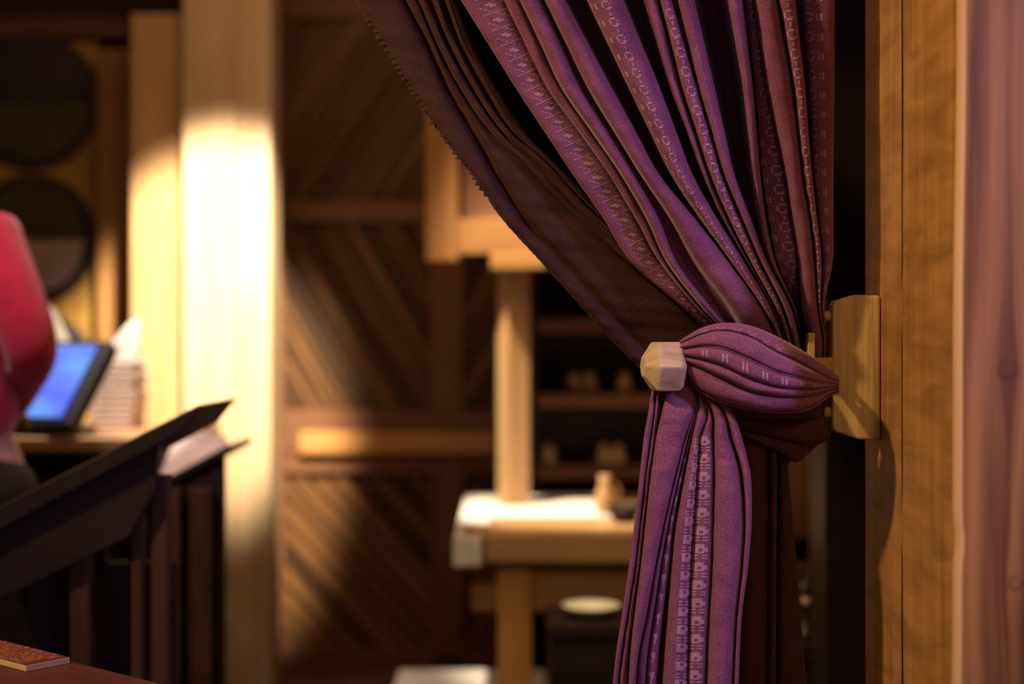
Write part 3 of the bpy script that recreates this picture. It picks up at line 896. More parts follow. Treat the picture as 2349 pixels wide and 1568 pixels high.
# gathered dark pocket of the brown cloth under the loop
pk = Sheet([
    dict(L=[(1600, 880), (1640, 895), (1700, 905), (1780, 905), (1860, 880), (1890, 852)], R=[(1604, 905), (1650, 940), (1710, 955), (1790, 960), (1870, 955), (1892, 930)], f=0.0, e=0.012, g=0.01),
    dict(L=[(1606, 908), (1655, 944), (1715, 960), (1795, 965), (1872, 960), (1892, 936)], R=[(1612, 925), (1660, 965), (1720, 985), (1800, 1005), (1860, 1015), (1892, 996)], f=0.01, e=0.012, g=0.01),
    dict(L=[(1614, 928), (1665, 968), (1725, 990), (1800, 1012), (1850, 1022), (1892, 1000)], R=[(1620, 935), (1670, 985), (1730, 1010), (1795, 1040), (1828, 1058), (1868, 1025)], f=0.02, e=0.012, g=0.0),
], [2.06, 2.05, 2.05, 2.06, 2.10, 2.17], rows=10, S=5)
pk.build('gathered_fold', M['brown'], bc)

# curtain rod above the picture
rod = empty('curtain_rod', (-0.55, 2.06, 2.04), 'round wooden curtain rod under the lintel above the curtains', 'curtain rod')
zr = Z(-560, 2.07) + 0.015
lathe('pole', (-1.70, 2.07, zr), [(0.0, 0), (0.014, 0.0), (0.014, 2.256), (0.0, 2.256)], M['gold'], rod, n=16, axis='x')

# ------------------------------------------------------------------ tieback bracket
tb = empty('curtain_tieback', (0.52, 2.18, Z(840, 2.16)), 'wooden curtain tieback with a hexagonal end knob, arm and block fixed to the golden jamb', 'curtain tieback')
DB = 2.14
blk = [(1910, 700), (1916, 690), (1962, 676), (2020, 677), (2020, 1008), (1972, 1008), (1918, 990), (1910, 980)]
prism('block', [P(a, b, DB) for a, b in blk], (0, 0.032, 0), M['block'], tb, bevel=0.004, gdir=(0, 0, 1))
for py in (725, 945):
    c = P(1896, py, 2.158)
    lathe('dowel_pin', (c[0] - 0.004, 2.158, c[2]), [(0.0, 0), (0.006, 0.0), (0.0078, 0.002), (0.0078, 0.030), (0, 0.030)], M['peg'], tb, n=16, axis='x')
A0, A1 = np.array([0.500, 2.160, Z(834, 2.160)]), P(1530, 840, 2.02)
ax = A1 - A0
la = np.linalg.norm(ax); axn = ax / la
upv = np.array([0, 0, 1.0])
side = np.cross(axn, upv); side /= np.linalg.norm(side)
slab('arm', (A0 + A1) / 2, axn * la / 2, side * 0.009, upv * 0.010, M['block'], tb, bevel=0.003)
w0 = P(1857, 840, 2.15)
slab('wedge_pin', (w0[0] - 0.008, 2.106, Z(800, 2.106)), (0, 0, 0.024), (0.0052, 0, 0), (0, 0.009, 0), M['block'], tb, bevel=0.0015)


def knob():
    c = A1.copy() + np.array([-0.005, 0, 0])
    a = np.array([-math.cos(0.16), -math.sin(0.16), 0])                    # points to the left, towards the viewer
    R = 0.0400
    rings = [(-0.026, 0.74), (-0.0245, 0.86), (-0.018, 1.0), (0.013, 1.0), (0.0295, 0.42), (0.031, 0.36)]
    V, F, U = [], [], []
    n = 6
    perp = np.cross(upv, a); perp /= np.linalg.norm(perp)
    if perp[1] > 0: perp = -perp
    zz = np.cross(a, perp); zz = zz * (1 if zz[2] > 0 else -1)
    for (h, r) in rings:
        for i in range(n):
            t = 2 * math.pi * i / n
            V.append(c + a * h + (perp * math.cos(t) + zz * math.sin(t)) * R * r)
    for j in range(len(rings) - 1):
        for i in range(n):
            F.append((j * n + i, j * n + (i + 1) % n, (j + 1) * n + (i + 1) % n, (j + 1) * n + i))
    F.append(tuple(range(n))[::-1]); F.append(tuple((len(rings) - 1) * n + i for i in range(n)))
    for f in F:
        for i in f: U.append((np.dot(V[i], a), V[i][2] + (V[i][1] * 0.5)))
    o = mk('knob', V, F, M['knob'], tb, U, bevel=0.0022)
    bm = bmesh.new(); bm.from_mesh(o.data); bmesh.ops.recalc_face_normals(bm, faces=bm.faces); bm.to_mesh(o.data); bm.free()


knob()

# ------------------------------------------------------------------ big timber posts on the left of the hall
tp = empty('timber_post', (X(460, 4.8), 4.85, 0), 'tall pale timber post of three joined beams, brightly spotlit', 'post')
pbox('beam', 300, 417, 30, 1599, 4.82, 0.20, M['post'], tp, 'z', bevel=0.006)
pbox('beam', 419, 541, -900, 1608, 4.74, 0.22, M['postpale'], tp, 'z', bevel=0.006)
pbox('beam', 543, 620, -900, 1606, 4.76, 0.20, M['postpale'], tp, 'z', bevel=0.006)
t2 = empty('timber_post', (X(262, 5.0), 5.0, 0), 'narrow brown timber post left of the bright spotlit post', 'post')
pbox('beam', 222, 300, 112, 1551, 5.10, 0.09, M['honey'], t2, 'z', bevel=0.005)

# painted roundel panel behind the person
mp = empty('mural_panel', (X(60, 5.2), 5.2, 0), 'ochre painted panel with dark round medallions behind the person in red', 'panel')
pbox('board', -330, 222, 96, 1300, 5.20, 0.03, M['ochre'], mp, 'z')


def disc(name, px, py, r_px, d, mat, parent, thick=0.012, half=None, r_in=0.0):
    c = P(px, py, d)
    R = r_px / FPX * d
    n = 56
    if half is None: a0, a1 = 0, 2 * math.pi
    elif half == 'top': a0, a1 = 0, math.pi
    else: a0, a1 = math.pi, 2 * math.pi
    pts = []
    full = half is None
    k = n if full else n // 2 + 1
    for i in range(k):
        a = a0 + (a1 - a0) * i / (n if full else n // 2)
        pts.append(c + np.array([R * math.cos(a), 0, R * math.sin(a)]))
    prism(name, pts, (0, thick, 0), mat, parent, bevel=0)


for (py, r) in ((232, 158), (548, 150), (862, 150)):
    disc('medallion', 72, py, r, 5.188, M['roundel_rim'], mp, 0.012)
    disc('upper_field', 72, py - 4, r - 34, 5.178, M['roundel_top'] if py > 300 else M['roundel_rim'], mp, 0.010, 'top')
    disc('lower_field', 72, py + 2, r - 30, 5.178, M['roundel_low'] if py > 300 else M['roundel_top'], mp, 0.010, 'bottom')

# ------------------------------------------------------------------ counter, kiosk screen, papers
ct = empty('counter', (P(200, 990, 4.2)[0], 4.2, 0), 'brown wooden counter behind the sloping desks, below the blue screen', 'counter')
zc = Z(1000, 3.85)
box('worktop', -1.75, X(470, 4.3), 3.80, 4.55, zc - 0.04, zc, M['table'], ct, 'x', bevel=0.005)
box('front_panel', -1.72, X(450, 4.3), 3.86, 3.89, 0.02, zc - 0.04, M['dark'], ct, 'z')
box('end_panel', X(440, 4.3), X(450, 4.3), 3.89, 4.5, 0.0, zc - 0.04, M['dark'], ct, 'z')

ks = empty('touch_screen', (P(140, 900, 3.95)[0], 3.95, zc), 'black kiosk monitor with a glowing blue screen beside the person in red', 'screen')
un = np.array([0.92, -0.39, 0.0]); nh = np.array([-0.39, -0.92, 0.0])
al = math.radians(38)
wn = np.array([0, 0, -1]) * math.cos(al) + nh * math.sin(al)      # from the top edge downwards
nn = np.cross(wn, un); nn = nn if np.dot(nn, (0, -1, 0.2)) > 0 else -nn
TR = P(231, 797, 3.94)
sw, sh = 0.34, 0.245
cen = TR - un * sw / 2 + wn * sh / 2
V = [TR - un * sw, TR, TR + wn * sh, TR - un * sw + wn * sh]
V = [v + nn * 0.012 for v in V]
hs = slab('housing', cen - nn * 0.016 + un * 0.01, un * (sw / 2 + 0.022), wn * (sh / 2 + 0.020), nn * 0.022, M['black'], ks, bevel=0.006)
mk('screen', V, [(0, 1, 2, 3)], M['screen'], ks, [(0, 1), (1, 1), (1, 0), (0, 0)])
bs = cen - nn * 0.05
slab('stand', (bs[0], bs[1] + 0.03, (bs[2] + zc + 0.016) / 2), (0, 0, (bs[2] - zc - 0.016) / 2), (0.05, 0, 0), (0, 0.02, 0), M['black'], ks, bevel=0.004)
slab('base_plate', (bs[0], bs[1] + 0.03, zc + 0.0085), (0.12, 0, 0), (0, 0.09, 0), (0, 0, 0.008), M['black'], ks, bevel=0.004)

# stack of folded pale cloths beside the screen
zz = zc
cx0 = P(274, 900, 4.3)[0]
for i in range(11):
    w = 0.066 + random.uniform(-0.006, 0.006)
    h = 0.017 + random.uniform(-0.002, 0.003)
    cx_ = cx0 + random.uniform(-0.004, 0.004)
    words = ['lowest', 'second from the bottom', 'third from the bottom', 'fourth from the bottom', 'fifth from the bottom', 'middle', 'fifth from the top', 'fourth from the top', 'third from the top', 'second from the top', 'topmost flat']
    o = box('folded_cloth', cx_ - w, cx_ + w, 4.22, 4.38, zz + 0.0003, zz + h, M['paper'], None, 'x', bevel=0.006, loc=(cx_, 4.3, zz))
    meta(o, 'pale folded cloth in the stack right of the screen, %s' % words[i], 'folded cloth', 'folded cloths stacked by the bright post')
    zz += h + 0.0006
tri = [(cx0 - 0.062, zz), (cx0 + 0.060, zz), (cx0 + 0.062, zz + 0.125), (cx0 + 0.030, zz + 0.105)]
o = prism('crumpled_napkin', [(a, 4.27, b + 0.001) for a, b in tri], (0, 0.06, 0), M['white'], None, bevel=0.008)
meta(o, 'bright white napkin standing in a peak on top of the folded cloths', 'napkin')
zc2 = Z(745, 4.45)
cz = P(112, 745, 4.45)
o = prism('white_card', [(cz[0] - 0.05, 4.45, zc + 0.001), (cz[0] + 0.06, 4.45, zc + 0.001), (cz[0] + 0.055, 4.45, cz[2] - 0.04), (cz[0] + 0.005, 4.45, cz[2] + 0.06), (cz[0] - 0.03, 4.45, cz[2] + 0.05)], (0, 0.02, 0), M['white'], None, bevel=0.003)
meta(o, 'white card standing on the counter behind the person and the blue screen', 'card')

# ------------------------------------------------------------------ sloping reading desks
def desk(name, label, d0, d1, top, right_px, bottom_mats, legs):
    """top: polygon of the slab's side profile in photograph pixels at depth d0, extruded to d1"""
    t = empty(name, (P(top[0][0], 1500, d0)[0] - 0.2, (d0 + d1) / 2, 0), label, 'desk')
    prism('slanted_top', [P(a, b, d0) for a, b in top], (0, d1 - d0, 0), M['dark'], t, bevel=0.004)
    return t


DA = 2.72
da = desk('reading_desk', 'dark sloping reading desk nearest the viewer, raised edge pointing to the bright post', DA, DA + 0.33,
          [(-140, 1230), (-140, 1290), (418, 990), (448, 952), (468, 930), (455, 928)], 0, None, None)
prism('side_panel', [P(-110, 1272, DA + 0.04), P(366, 1014, DA + 0.04), P(352, 1130, DA + 0.04), P(296, 1230, DA + 0.04), P(-110, 1430, DA + 0.04)], (0, 0.03, 0), M['dark'], da, bevel=0.003)
for (a, b, t) in ((160, 204, 1330), (300, 326, 1190), (346, 384, 1150)):
    box('leg', X(a, DA + .08), X(b, DA + .08), DA + .08, DA + .12, 0, Z(t - 60, DA + .08), M['legwood'], da, 'z', bevel=0.003)
box('leg', X(212, DA + .27), X(240, DA + .27), DA + .27, DA + .31, 0, Z(1180, DA + .27), M['legwood'], da, 'z', bevel=0.003)
box('stretcher', X(204, DA + .09), X(296, DA + .09), DA + .09, DA + .11, 0.22, 0.27, M['dark'], da, 'x')
box('back_panel', X(-60, DA + .31), X(400, DA + .31), DA + .315, DA + .33, 0.10, Z(1290, DA + .31), M['dark'], da, 'x')

db = empty('reading_desk', (P(440, 1500, 3.6)[0], 3.7, 0), 'dark sloping desk carrying the pale open sheet, in front of the bright post', 'desk')
prism('slanted_top', [P(340, 1118, 3.6), P(340, 1136, 3.6), P(528, 1036, 3.6), P(528, 1018, 3.6)], (0, 0.30, 0), M['dark'], db, bevel=0.003)
prism('side_panel', [P(360, 1126, 3.62), P(514, 1044, 3.62), P(514, 1800, 3.62), P(360, 1800, 3.62)], (0, 0.03, 0), M['dark'], db, bevel=0.003, gdir=(0, 0, 1))
prism('side_panel', [P(360, 1126, 3.82), P(514, 1044, 3.82), P(514, 1770, 3.82), P(360, 1770, 3.82)], (0, 0.03, 0), M['dark'], db, bevel=0.003, gdir=(0, 0, 1))
for (a, b) in ((436, 484), (390, 412)):
    box('leg', X(a, 3.58), X(b, 3.58), 3.58, 3.61, 0, Z(1120, 3.58), M['legwood'], db, 'z', bevel=0.003)
sh_ = [P(362, 1104, 3.61), P(524, 1017, 3.61), P(500, 990, 3.88), P(425, 986, 3.88)]
sh_ = [P(358, 1104, 3.61), P(524, 1016, 3.61), P(512, 1005, 3.88), P(356, 1084, 3.88)]
# sheet lies along the slope, lifted at its back edge by a wedge shaped cushion
o = mk('open_sheet', [P(360, 1106, 3.605), P(524, 1018, 3.605), P(518, 1000, 3.74), P(424, 978, 3.86), P(400, 1010, 3.86), P(360, 1100, 3.605), ], [(0, 1, 2, 3, 4)], M['paper'], None, [(0, 0), (1, 0), (1, .6), (1, 1), (0, 1)], solid=0.006, loc=tuple(P(440, 1050, 3.7)))
meta(o, 'pale open sheet curling up from the dark sloping desk by the bright post', 'sheet')

# ------------------------------------------------------------------ rail and sign, lower left
ZS = 0.722
def G_(px, py, z=ZS):
    d = (CAMZ - z) * FPX / (py - CY)
    return np.array([(px - CX) / FPX * d, d, z])


cR, cB = G_(160, 1507), G_(60, 1526.5)
e1 = (cR - cB); hS = np.linalg.norm(e1); e1 /= hS                  # across the lines (towards the top of the text)
e2 = np.array([e1[1], -e1[0], 0]);                                  # along the text, towards its end
if e2[0] < 0: e2 = -e2
Ls = 0.292
TH = 0.0088
sg = empty('warning_sign', tuple((cR + cB) / 2 - e2 * Ls / 2 - np.array([0, 0, TH])), 'maroon DO NOT TOUCH sign on a pale plywood base lying on the dark red rail', 'sign')
cc = (cR + cB) / 2 - e2 * Ls / 2
slab('board', cc - np.array([0, 0, TH / 2]), e2 * Ls / 2, e1 * hS / 2, (0, 0, TH / 2), M['ply'], sg, bevel=0.0006)
slab('printed_face', cc + np.array([0, 0, 0.0002]), e2 * (Ls / 2 - 0.0006), e1 * (hS / 2 - 0.0006), (0, 0, 0.0003), M['signface'], sg, bevel=0)


def text(body, size, right, down, name, align='RIGHT', xs=1.0):
    cu = bpy.data.curves.new(name, 'FONT')
    cu.body = body; cu.size = size; cu.align_x = align; cu.extrude = 0.0003; cu.space_character = 1.02
    tmp = bpy.data.objects.new(name, cu); COL.objects.link(tmp)
    dg = bpy.context.evaluated_depsgraph_get()
    me = bpy.data.meshes.new_from_object(tmp.evaluated_get(dg))
    bpy.data.objects.remove(tmp)
    p = cR - e2 * right - e1 * down + np.array([0, 0, 0.0009])
    off = np.array(base_of(sg))
    for v in me.vertices:
        q = p + e2 * v.co.x * xs + e1 * v.co.y + np.array([0, 0, v.co.z]) - off
        v.co = q
    me.materials.clear(); me.materials.append(M['signtext'])
    o = bpy.data.objects.new('lettering', me); COL.objects.link(o); o.parent = sg
    return o


text('DO NOT TOUCH', 0.040, 0.010, 0.031, 'lettering', xs=0.585)
text('THIS AREA IS COVERED', 0.0230, 0.018, 0.0500, 'lettering', xs=0.62)
text('BY SURVEILLANCE', 0.0230, 0.018, 0.0690, 'lettering', xs=0.72)

rl = empty('hand_rail', tuple(cc - np.array([0, 0, ZS])), 'dark red wooden rail at the lower left corner carrying the sign', 'rail')
rc = cc - e1 * 0.035 + e2 * 0.25
slab('top_board', np.array([rc[0], rc[1], ZS - TH - 0.0205]), e2 * 0.75, e1 * 0.085, (0, 0, 0.02), M['redwood'], rl, bevel=0.004)
for q in (-0.6, 0.15):
    pp = rc + e2 * q
    slab('leg', np.array([pp[0], pp[1], (ZS - TH - 0.0405) / 2]), (0, 0, (ZS - TH - 0.0405) / 2), e2 * 0.035, e1 * 0.035, M['redwood'], rl, bevel=0.003)

# ------------------------------------------------------------------ table with stand, frame and small things
ZT = CAMZ - (1228 - CY) / FPX * 3.9
tx0, tx1 = X(1072, 3.9), 0.95
tt_ = empty('work_table', ((tx0 + tx1) / 2, 4.4, 0), 'heavy wooden work table with a thick top in the hall behind the curtain', 'table')
box('tabletop', tx0, tx1, 3.90, 4.98, ZT - 0.075, ZT, M['table'], tt_, 'x', bevel=0.006)
box('apron', tx0 + 0.01, tx1 - 0.01, 3.95, 3.99, Z(1398, 3.97), ZT - 0.075, M['honey'], tt_, 'x')
box('apron', tx0 + 0.01, tx1 - 0.01, 4.90, 4.94, ZT - 0.19, ZT - 0.075, M['frame'], tt_, 'x')
for (xa, ya) in ((X(1142, 3.96), 3.94), (0.84, 3.94), (X(1142, 3.96), 4.84), (0.84, 4.84)):
    box('leg', xa, xa + 0.095, ya, ya + 0.09, 0, ZT - 0.077, M['rail'], tt_, 'z', bevel=0.004)
# white runner hanging over the left end
rn = empty('table_runner', (tx0, 4.3, ZT), 'white cloth runner hanging over the left end of the work table', 'cloth')
xr = tx0 - 0.004
box('hanging_flap', X(1040, 3.95), X(1040, 3.95) + 0.03, 3.92, 4.55, Z(1305, 3.92), ZT - 0.004, M['white'], rn, 'z', bevel=0.012)
box('front_flap', X(1040, 3.88), X(1106, 3.88), 3.872, 3.896, Z(1300, 3.88), ZT + 0.004, M['white'], rn, 'z', bevel=0.008)
box('flat_part', X(1040, 3.95) + 0.004, X(1120, 3.95), 4.10, 4.90, ZT + 0.0006, ZT + 0.006, M['white'], rn, 'x', bevel=0.002)
o = meta(box('paper_sheet', X(1128, 4.5), X(1420, 4.5), 4.28, 4.92, ZT + 0.0006, ZT + 0.004, M['white'], None, 'x', bevel=0.001, loc=(0.2, 4.5, ZT)), 'large white paper spread over the back of the work table', 'paper')

# stand with framed board
st = empty('display_stand', (X(1176, 4.5), 4.5, ZT), 'square wooden upright on the work table holding a tilted framed board', 'stand')
c0 = np.array([X(1178, 4.5), 4.62, 0.0])
r45 = math.radians(28)
e_a = np.array([math.cos(r45), math.sin(r45), 0]); e_b = np.array([-math.sin(r45), math.cos(r45), 0])
zt1 = Z(585, 4.6)
slab('upright', np.array([c0[0], c0[1], (ZT + 0.004 + zt1) / 2]), (0, 0, (zt1 - ZT - 0.004) / 2), e_a * 0.040, e_b * 0.040, M['post'], st, bevel=0.004)
# frame: turned so that its right end is nearer
fy = math.radians(-16)
fa = np.array([math.cos(fy), math.sin(fy), 0])       # along the frame
fn = np.array([math.sin(fy), -math.cos(fy), 0])      # towards the camera
FL = P(988, 600, 4.62)                               # lower left outer corner
fw, fh, ft = 0.62, 0.66, 0.11
FL = FL + fn * 0.0


def fpt(u, v, w=0.0): return FL + fa * u + np.array([0, 0, v]) + fn * w


def fbar(name, u0, u1, v0, v1, w0, w1, mat, grain):
    c = fpt((u0 + u1) / 2, (v0 + v1) / 2, (w0 + w1) / 2)
    A, Bv, Cv = fa * (u1 - u0) / 2, np.array([0, 0, (v1 - v0) / 2]), fn * (w1 - w0) / 2
    if grain == 'u': slab(name, c, A, Bv, Cv, mat, st, bevel=0.003)
    else: slab(name, c, Bv, A, Cv, mat, st, bevel=0.003)


fbar('frame_stile', 0, ft, 0, fh, 0, 0.05, M['honey'], 'v')
fbar('frame_stile', fw - ft, fw, 0, fh, 0, 0.05, M['honey'], 'v')
fbar('frame_rail', ft, fw - ft, 0.02, 0.02 + ft, 0.004, 0.048, M['honey'], 'u')
fbar('frame_rail', ft, fw - ft, fh - ft, fh, 0.004, 0.048, M['honey'], 'u')
fbar('inner_board', ft - 0.005, fw - ft + 0.005, ft, fh - ft, 0.008, 0.02, M['frame'], 'u')
fbar('support_bracket', 0.22, 0.40, -0.03, 0.02, -0.02, 0.06, M['honey'], 'u')

# small things on the table
jc = P(1388, 1160, 4.35)
jug = empty('jug', (jc[0], 4.35, ZT + 0.0005), 'small brown jug standing on the work table beside the dark bowl', 'jug')
lathe('body', (jc[0], 4.35, ZT + 0.0045), [(0.0, 0), (0.022, 0), (0.030, 0.025), (0.032, 0.05), (0.022, 0.08), (0.016, 0.10), (0.020, 0.118), (0.016, 0.118)], M['clay'], jug, n=24)
bm_ = bmesh.new()
hd = []
for i in range(9):
    a = -math.pi / 2 + math.pi * i / 8
    hd.append((jc[0] + 0.022 + 0.022 * math.cos(a), 4.35, ZT + 0.072 + 0.028 * math.sin(a)))
V, F = [], []
for i, p in enumerate(hd):
    for (a, b) in ((-0.004, -0.004), (0.004, -0.004), (0.004, 0.004), (-0.004, 0.004)):
        V.append((p[0] + b, p[1] + a, p[2]))
for i in range(8):
    for j in range(4): F.append((i * 4 + j, i * 4 + (j + 1) % 4, (i + 1) * 4 + (j + 1) % 4, (i + 1) * 4 + j))
mk('handle', V, F, M['clay'], jug, [(0, 0)] * (len(F) * 4), smooth=True)
bc_ = P(1432, 1180, 4.2)
o = lathe('dark_bowl', (0, 0, 0), [(0.0, 0), (0.025, 0.0), (0.034, 0.004), (0.048, 0.03), (0.052, 0.05), (0.048, 0.05), (0.040, 0.025), (0.020, 0.008), (0.0, 0.007)], M['pewter'], None, n=28)
o.location = (bc_[0], 4.2, ZT + 0.0005)
meta(o, 'dark round bowl on the work table next to the curtain tail', 'bowl')

# dark chest and cream dish in front of the table
ch = empty('chest', (0.35, 3.7, 0), 'dark wooden chest in front of the work table, half hidden by the curtain tail', 'chest')
zq = Z(1430, 3.62)
box('body', X(1262, 3.62), 0.60, 3.60, 3.86, 0.0, zq - 0.03, M['dark'], ch, 'x')
box('lid', X(1256, 3.62), 0.61, 3.59, 3.87, zq - 0.029, zq, M['dark'], ch, 'x')
lc = P(1356, 1410, 3.72)
o = lathe('cream_dish', (0, 0, 0), [(0.0, 0.0), (0.03, 0.0), (0.05, 0.010), (0.074, 0.026), (0.076, 0.030), (0.070, 0.030), (0.045, 0.016), (0.03, 0.007), (0.0, 0.006)], M['cream'], None, n=36)
o.location = (lc[0], 3.72, zq + 0.0008)
meta(o, 'shallow cream dish on the dark chest below the work table', 'dish')
# low white platform behind the table legs
bn = empty('low_platform', (X(1080, 4.4), 4.4, 0), 'low white platform behind the table leg at the bottom of the picture', 'platform')
zb = Z(1534, 4.60)
box('top_board', X(916, 4.60), X(1250, 4.60), 4.12, 4.60, zb - 0.03, zb, M['white'], bn, 'x', bevel=0.004)
box('body', X(926, 4.60), X(1240, 4.60), 4.14, 4.58, 0.0, zb - 0.031, M['white'], bn, 'x', bevel=0.004)

# shelf unit with jars at the back
su = empty('shelf_unit', (X(1370, 5.05), 5.1, 0), 'dark open shelf unit holding small jars, behind the work table', 'shelf')
sx0, sx1 = X(1222, 5.0), X(1540, 5.0)
box('side_panel', sx0, sx0 + 0.02, 5.0, 5.26, 0, 1.66, M['dark'], su, 'z')
box('side_panel', sx1 - 0.02, sx1, 5.0, 5.26, 0, 1.66, M['dark'], su, 'z')
box('back_panel', sx0 + 0.02, sx1 - 0.02, 5.24, 5.26, 0, 1.66, M['dark'], su, 'z')
shz = []
for py in (610, 762, 934, 1100):
    z = Z(py - 30, 5.0)
    box('shelf_board', sx0 + 0.02, sx1 - 0.02, 5.0, 5.24, z - 0.045, z, M['frame'], su, 'x')
    shz.append(z)


def jar(x, y, z, s, label):
    j = empty('spice_jar', (x, y, z), label, 'jar', 'small jars on the dark shelf unit')
    lathe('body', (x, y, z + 0.0006), [(0, 0), (0.030 * s, 0), (0.036 * s, 0.01), (0.036 * s, 0.045 * s), (0.022 * s, 0.06 * s), (0.022 * s, 0.066 * s), (0, 0.066 * s)], M['clay'], j, n=20)
    lathe('lid', (x, y, z + 0.0006 + 0.066 * s), [(0, 0), (0.026 * s, 0), (0.026 * s, 0.012), (0.004, 0.018), (0.006, 0.026), (0, 0.027)], M['clay'], j, n=20)


labels = iter(['tan clay jar at the left of the middle shelf', 'tan clay jar at the right of the left pair on the middle shelf', 'tan clay jar near the curtain on the middle shelf',
               'tan clay jar at the far left of the lower shelf', 'tan clay jar in the centre of the lower shelf', 'tan clay jar near the curtain on the lower shelf'])
for (px, zi) in ((1318, 2), (1352, 2), (1432, 2), (1258, 3), (1386, 3), (1418, 3)):
    jar(X(px, 5.08), 5.08, shz[zi], 0.8, next(labels))

# small lantern on a dark stool low on the right
sl = empty('stool', (X(1850, 3.3), 3.3, 0), 'dark stool low between the curtain tail and the dark upright', 'stool')
zl = Z(1460, 3.3)
box('seat', X(1800, 3.25), X(1876, 3.25), 3.20, 3.45, zl - 0.04, zl, M['dark'], sl, 'x')
box('side_panel', X(1806, 3.25), X(1870, 3.25), 3.22, 3.25, 0, zl - 0.04, M['dark'], sl, 'z')
box('side_panel', X(1806, 3.25), X(1870, 3.25), 3.40, 3.43, 0, zl - 0.04, M['dark'], sl, 'z')
xl = X(1850, 3.3)
ln = empty('lantern', (xl, 3.3, zl), 'small dark iron lantern standing on the dark stool beside the curtain tail', 'lantern')
lathe('body', (xl, 3.3, zl + 0.0006), [(0, 0), (0.034, 0), (0.034, 0.012), (0.024, 0.02), (0.026, 0.09), (0.034, 0.10), (0.018, 0.13), (0.010, 0.14), (0, 0.14)], M['pewter'], ln, n=20)
lathe('tan_glint', (xl - 0.005, 3.273, zl + 0.09), [(0, 0), (0.014, 0), (0.014, 0.003), (0, 0.004)], M['clay'], ln, n=16, axis='y')  # tan disc painted on as the glint of the lantern body
V, F = [], []
for i in range(13):
    a = math.pi * i / 12
    p = (xl + 0.024 * math.cos(a), 3.3, zl + 0.13 + 0.045 * math.sin(a))
    for (q, w) in ((-0.003, -0.003), (0.003, -0.003), (0.003, 0.003), (-0.003, 0.003)): V.append((p[0] + q, p[1] + w, p[2]))
for i in range(12):
    for j in range(4): F.append((i * 4 + j, i * 4 + (j + 1) % 4, (i + 1) * 4 + (j + 1) % 4, (i + 1) * 4 + j))
mk('handle', V, F, M['pewter'], ln, [(0, 0)] * (len(F) * 4), smooth=True)

# ------------------------------------------------------------------ person in red at the left edge
def skin_mesh(name, pts, edges, mat, parent, sub=2, root=0):
    off = np.array(base_of(parent))
    me = bpy.data.meshes.new(name)
    me.from_pydata([tuple(np.array(p[:3]) - off) for p in pts], edges, [])
    tmp = bpy.data.objects.new(name, me); COL.objects.link(tmp)
    tmp.modifiers.new('skin', 'SKIN').use_smooth_shade = True
    for i, p in enumerate(pts):
        me.skin_vertices[0].data[i].radius = (p[3], p[3])
        me.skin_vertices[0].data[i].use_root = (i == root)
    s = tmp.modifiers.new('sub', 'SUBSURF'); s.levels = sub; s.render_levels = sub
    dg = bpy.context.evaluated_depsgraph_get()
    res = bpy.data.meshes.new_from_object(tmp.evaluated_get(dg))
    bpy.data.objects.remove(tmp)
    res.polygons.foreach_set('use_smooth', [True] * len(res.polygons))
    res.materials.clear(); res.materials.append(mat)
    o = bpy.data.objects.new(name, res); COL.objects.link(o); o.parent = parent
    return o


pe = empty('person', (-1.28, 3.25, 0), 'person in a red sweater and dark trousers, elbow bent beside the blue screen', 'person')
bx_ = -1.28
sR = P(-22, 560, 3.2); eR = P(80, 808, 3.2)
wR = np.array([-1.20, 3.42, 1.04])
# body: legs, hips, torso core, neck, head as one surface
body = [(bx_, 3.25, 0.92, 0.10), (bx_, 3.25, 1.05, 0.10), (bx_, 3.25, 1.25, 0.115), (bx_, 3.25, 1.40, 0.12), (bx_, 3.25, 1.49, 0.055), (bx_ - 0.02, 3.27, 1.56, 0.06),
        (bx_ - 0.04, 3.28, 1.64, 0.085), (bx_ - 0.04, 3.28, 1.70, 0.07),
        (bx_ - 0.10, 3.25, 0.86, 0.10), (bx_ - 0.11, 3.24, 0.50, 0.062), (bx_ - 0.12, 3.27, 0.09, 0.042), (bx_ - 0.12, 3.40, 0.035, 0.034),
        (bx_ + 0.10, 3.25, 0.86, 0.10), (bx_ + 0.11, 3.24, 0.50, 0.062), (bx_ + 0.12, 3.27, 0.09, 0.042), (bx_ + 0.12, 3.40, 0.035, 0.034)]
ed = [(0, 1), (1, 2), (2, 3), (3, 4), (4, 5), (5, 6), (6, 7), (0, 8), (8, 9), (9, 10), (10, 11), (0, 12), (12, 13), (13, 14), (14, 15)]
bo = skin_mesh('body', body, ed, M['skin'], pe)
tr = skin_mesh('trousers', [(bx_, 3.25, 0.98, 0.155), (bx_, 3.25, 0.90, 0.165), (bx_ - 0.10, 3.25, 0.80, 0.115), (bx_ - 0.11, 3.24, 0.50, 0.085), (bx_ - 0.12, 3.27, 0.12, 0.075),
                            (bx_ + 0.11, 3.25, 0.80, 0.115), (bx_ + 0.115, 3.24, 0.50, 0.085), (bx_ + 0.12, 3.27, 0.12, 0.075)],
               [(0, 1), (1, 2), (2, 3), (3, 4), (1, 5), (5, 6), (6, 7)], M['trouser'], pe, root=1)
sL = np.array([2 * bx_ - sR[0], 3.2, sR[2]]); eL = np.array([2 * bx_ - eR[0], 3.22, eR[2]]); wL = np.array([-1.36, 3.44, 1.04])
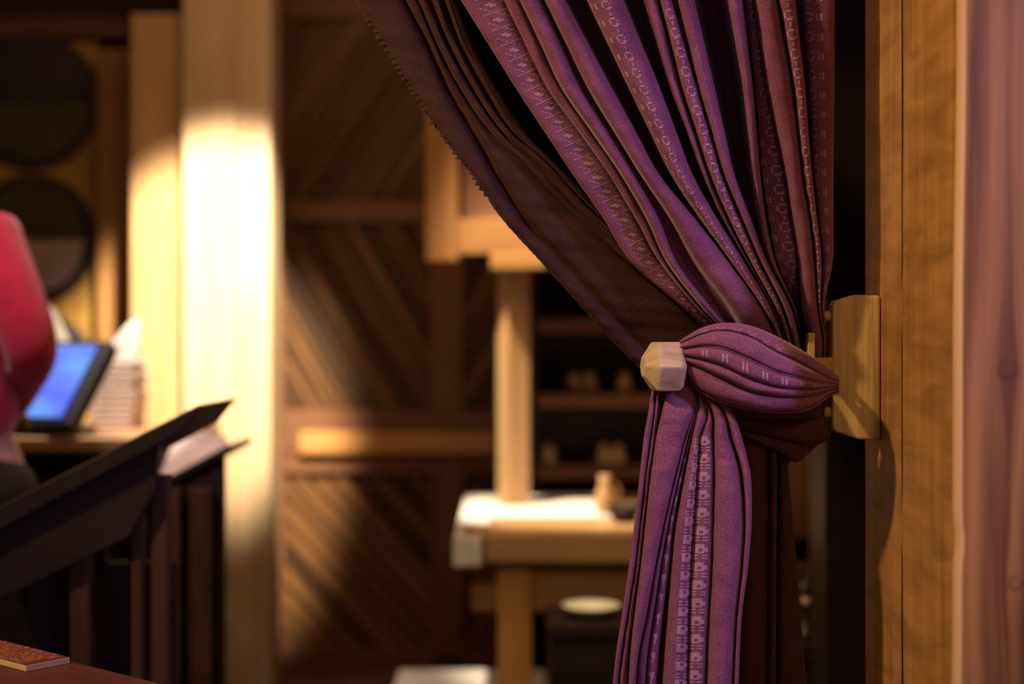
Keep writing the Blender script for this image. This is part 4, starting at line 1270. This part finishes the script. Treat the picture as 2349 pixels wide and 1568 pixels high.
sweater = [(bx_, 3.25, 0.92, 0.175), (bx_, 3.25, 1.12, 0.150), (bx_, 3.25, 1.30, 0.160), (bx_, 3.25, 1.40, 0.130), (bx_, 3.26, 1.475, 0.070),
           (sR[0], sR[1], sR[2], 0.090), ((sR[0] + eR[0]) / 2, 3.2, (sR[2] + eR[2]) / 2, 0.078), (eR[0], eR[1], eR[2], 0.064), ((eR[0] + wR[0]) / 2, (eR[1] + wR[1]) / 2, (eR[2] + wR[2]) / 2, 0.047), (wR[0], wR[1], wR[2], 0.038),
           (sL[0], sL[1], sL[2], 0.078), ((sL[0] + eL[0]) / 2, 3.2, (sL[2] + eL[2]) / 2, 0.060), (eL[0], eL[1], eL[2], 0.052), ((eL[0] + wL[0]) / 2, (eL[1] + wL[1]) / 2, (eL[2] + wL[2]) / 2, 0.047), (wL[0], wL[1], wL[2], 0.038)]
skin_mesh('sweater', sweater, [(0, 1), (1, 2), (2, 3), (3, 4), (3, 5), (5, 6), (6, 7), (7, 8), (8, 9), (3, 10), (10, 11), (11, 12), (12, 13), (13, 14)], M['red'], pe)
for (w, sgn) in ((wR, 1), (wL, -1)):
    hp = [(w[0], w[1], w[2], 0.026), (w[0] - 0.02 * sgn, w[1] + 0.05, w[2] - 0.012, 0.030), (w[0] - 0.035 * sgn, w[1] + 0.09, w[2] - 0.02, 0.026)]
    he = [(0, 1), (1, 2)]
    for i, (o_, l_) in enumerate(((-0.027, 0.060), (-0.009, 0.072), (0.009, 0.068), (0.027, 0.052))):
        b = len(hp)
        hp += [(w[0] - 0.035 * sgn + o_, w[1] + 0.105, w[2] - 0.022, 0.0095), (w[0] - 0.04 * sgn + o_, w[1] + 0.105 + l_ * 0.6, w[2] - 0.035, 0.0085), (w[0] - 0.045 * sgn + o_, w[1] + 0.105 + l_ * 0.9, w[2] - 0.065, 0.0075)]
        he += [(2, b), (b, b + 1), (b + 1, b + 2)]
    b = len(hp)
    hp += [(w[0] - 0.05 * sgn, w[1] + 0.055, w[2] - 0.012, 0.011), (w[0] - 0.065 * sgn, w[1] + 0.095, w[2] - 0.02, 0.009)]
    he += [(1, b), (b, b + 1)]
    skin_mesh('hand', hp, he, M['skin'], pe, sub=1, root=1)
hair = skin_mesh('hair', [(bx_ - 0.04, 3.255, 1.60, 0.075), (bx_ - 0.04, 3.26, 1.67, 0.095), (bx_ - 0.04, 3.27, 1.735, 0.075)], [(0, 1), (1, 2)], M['hair'], pe, root=1)
for sgn in (-1, 1):
    slab('shoe', (bx_ + 0.12 * sgn, 3.34, 0.03), (0, 0.13, 0), (0.045, 0, 0), (0, 0, 0.03), M['black'], pe, bevel=0.02)
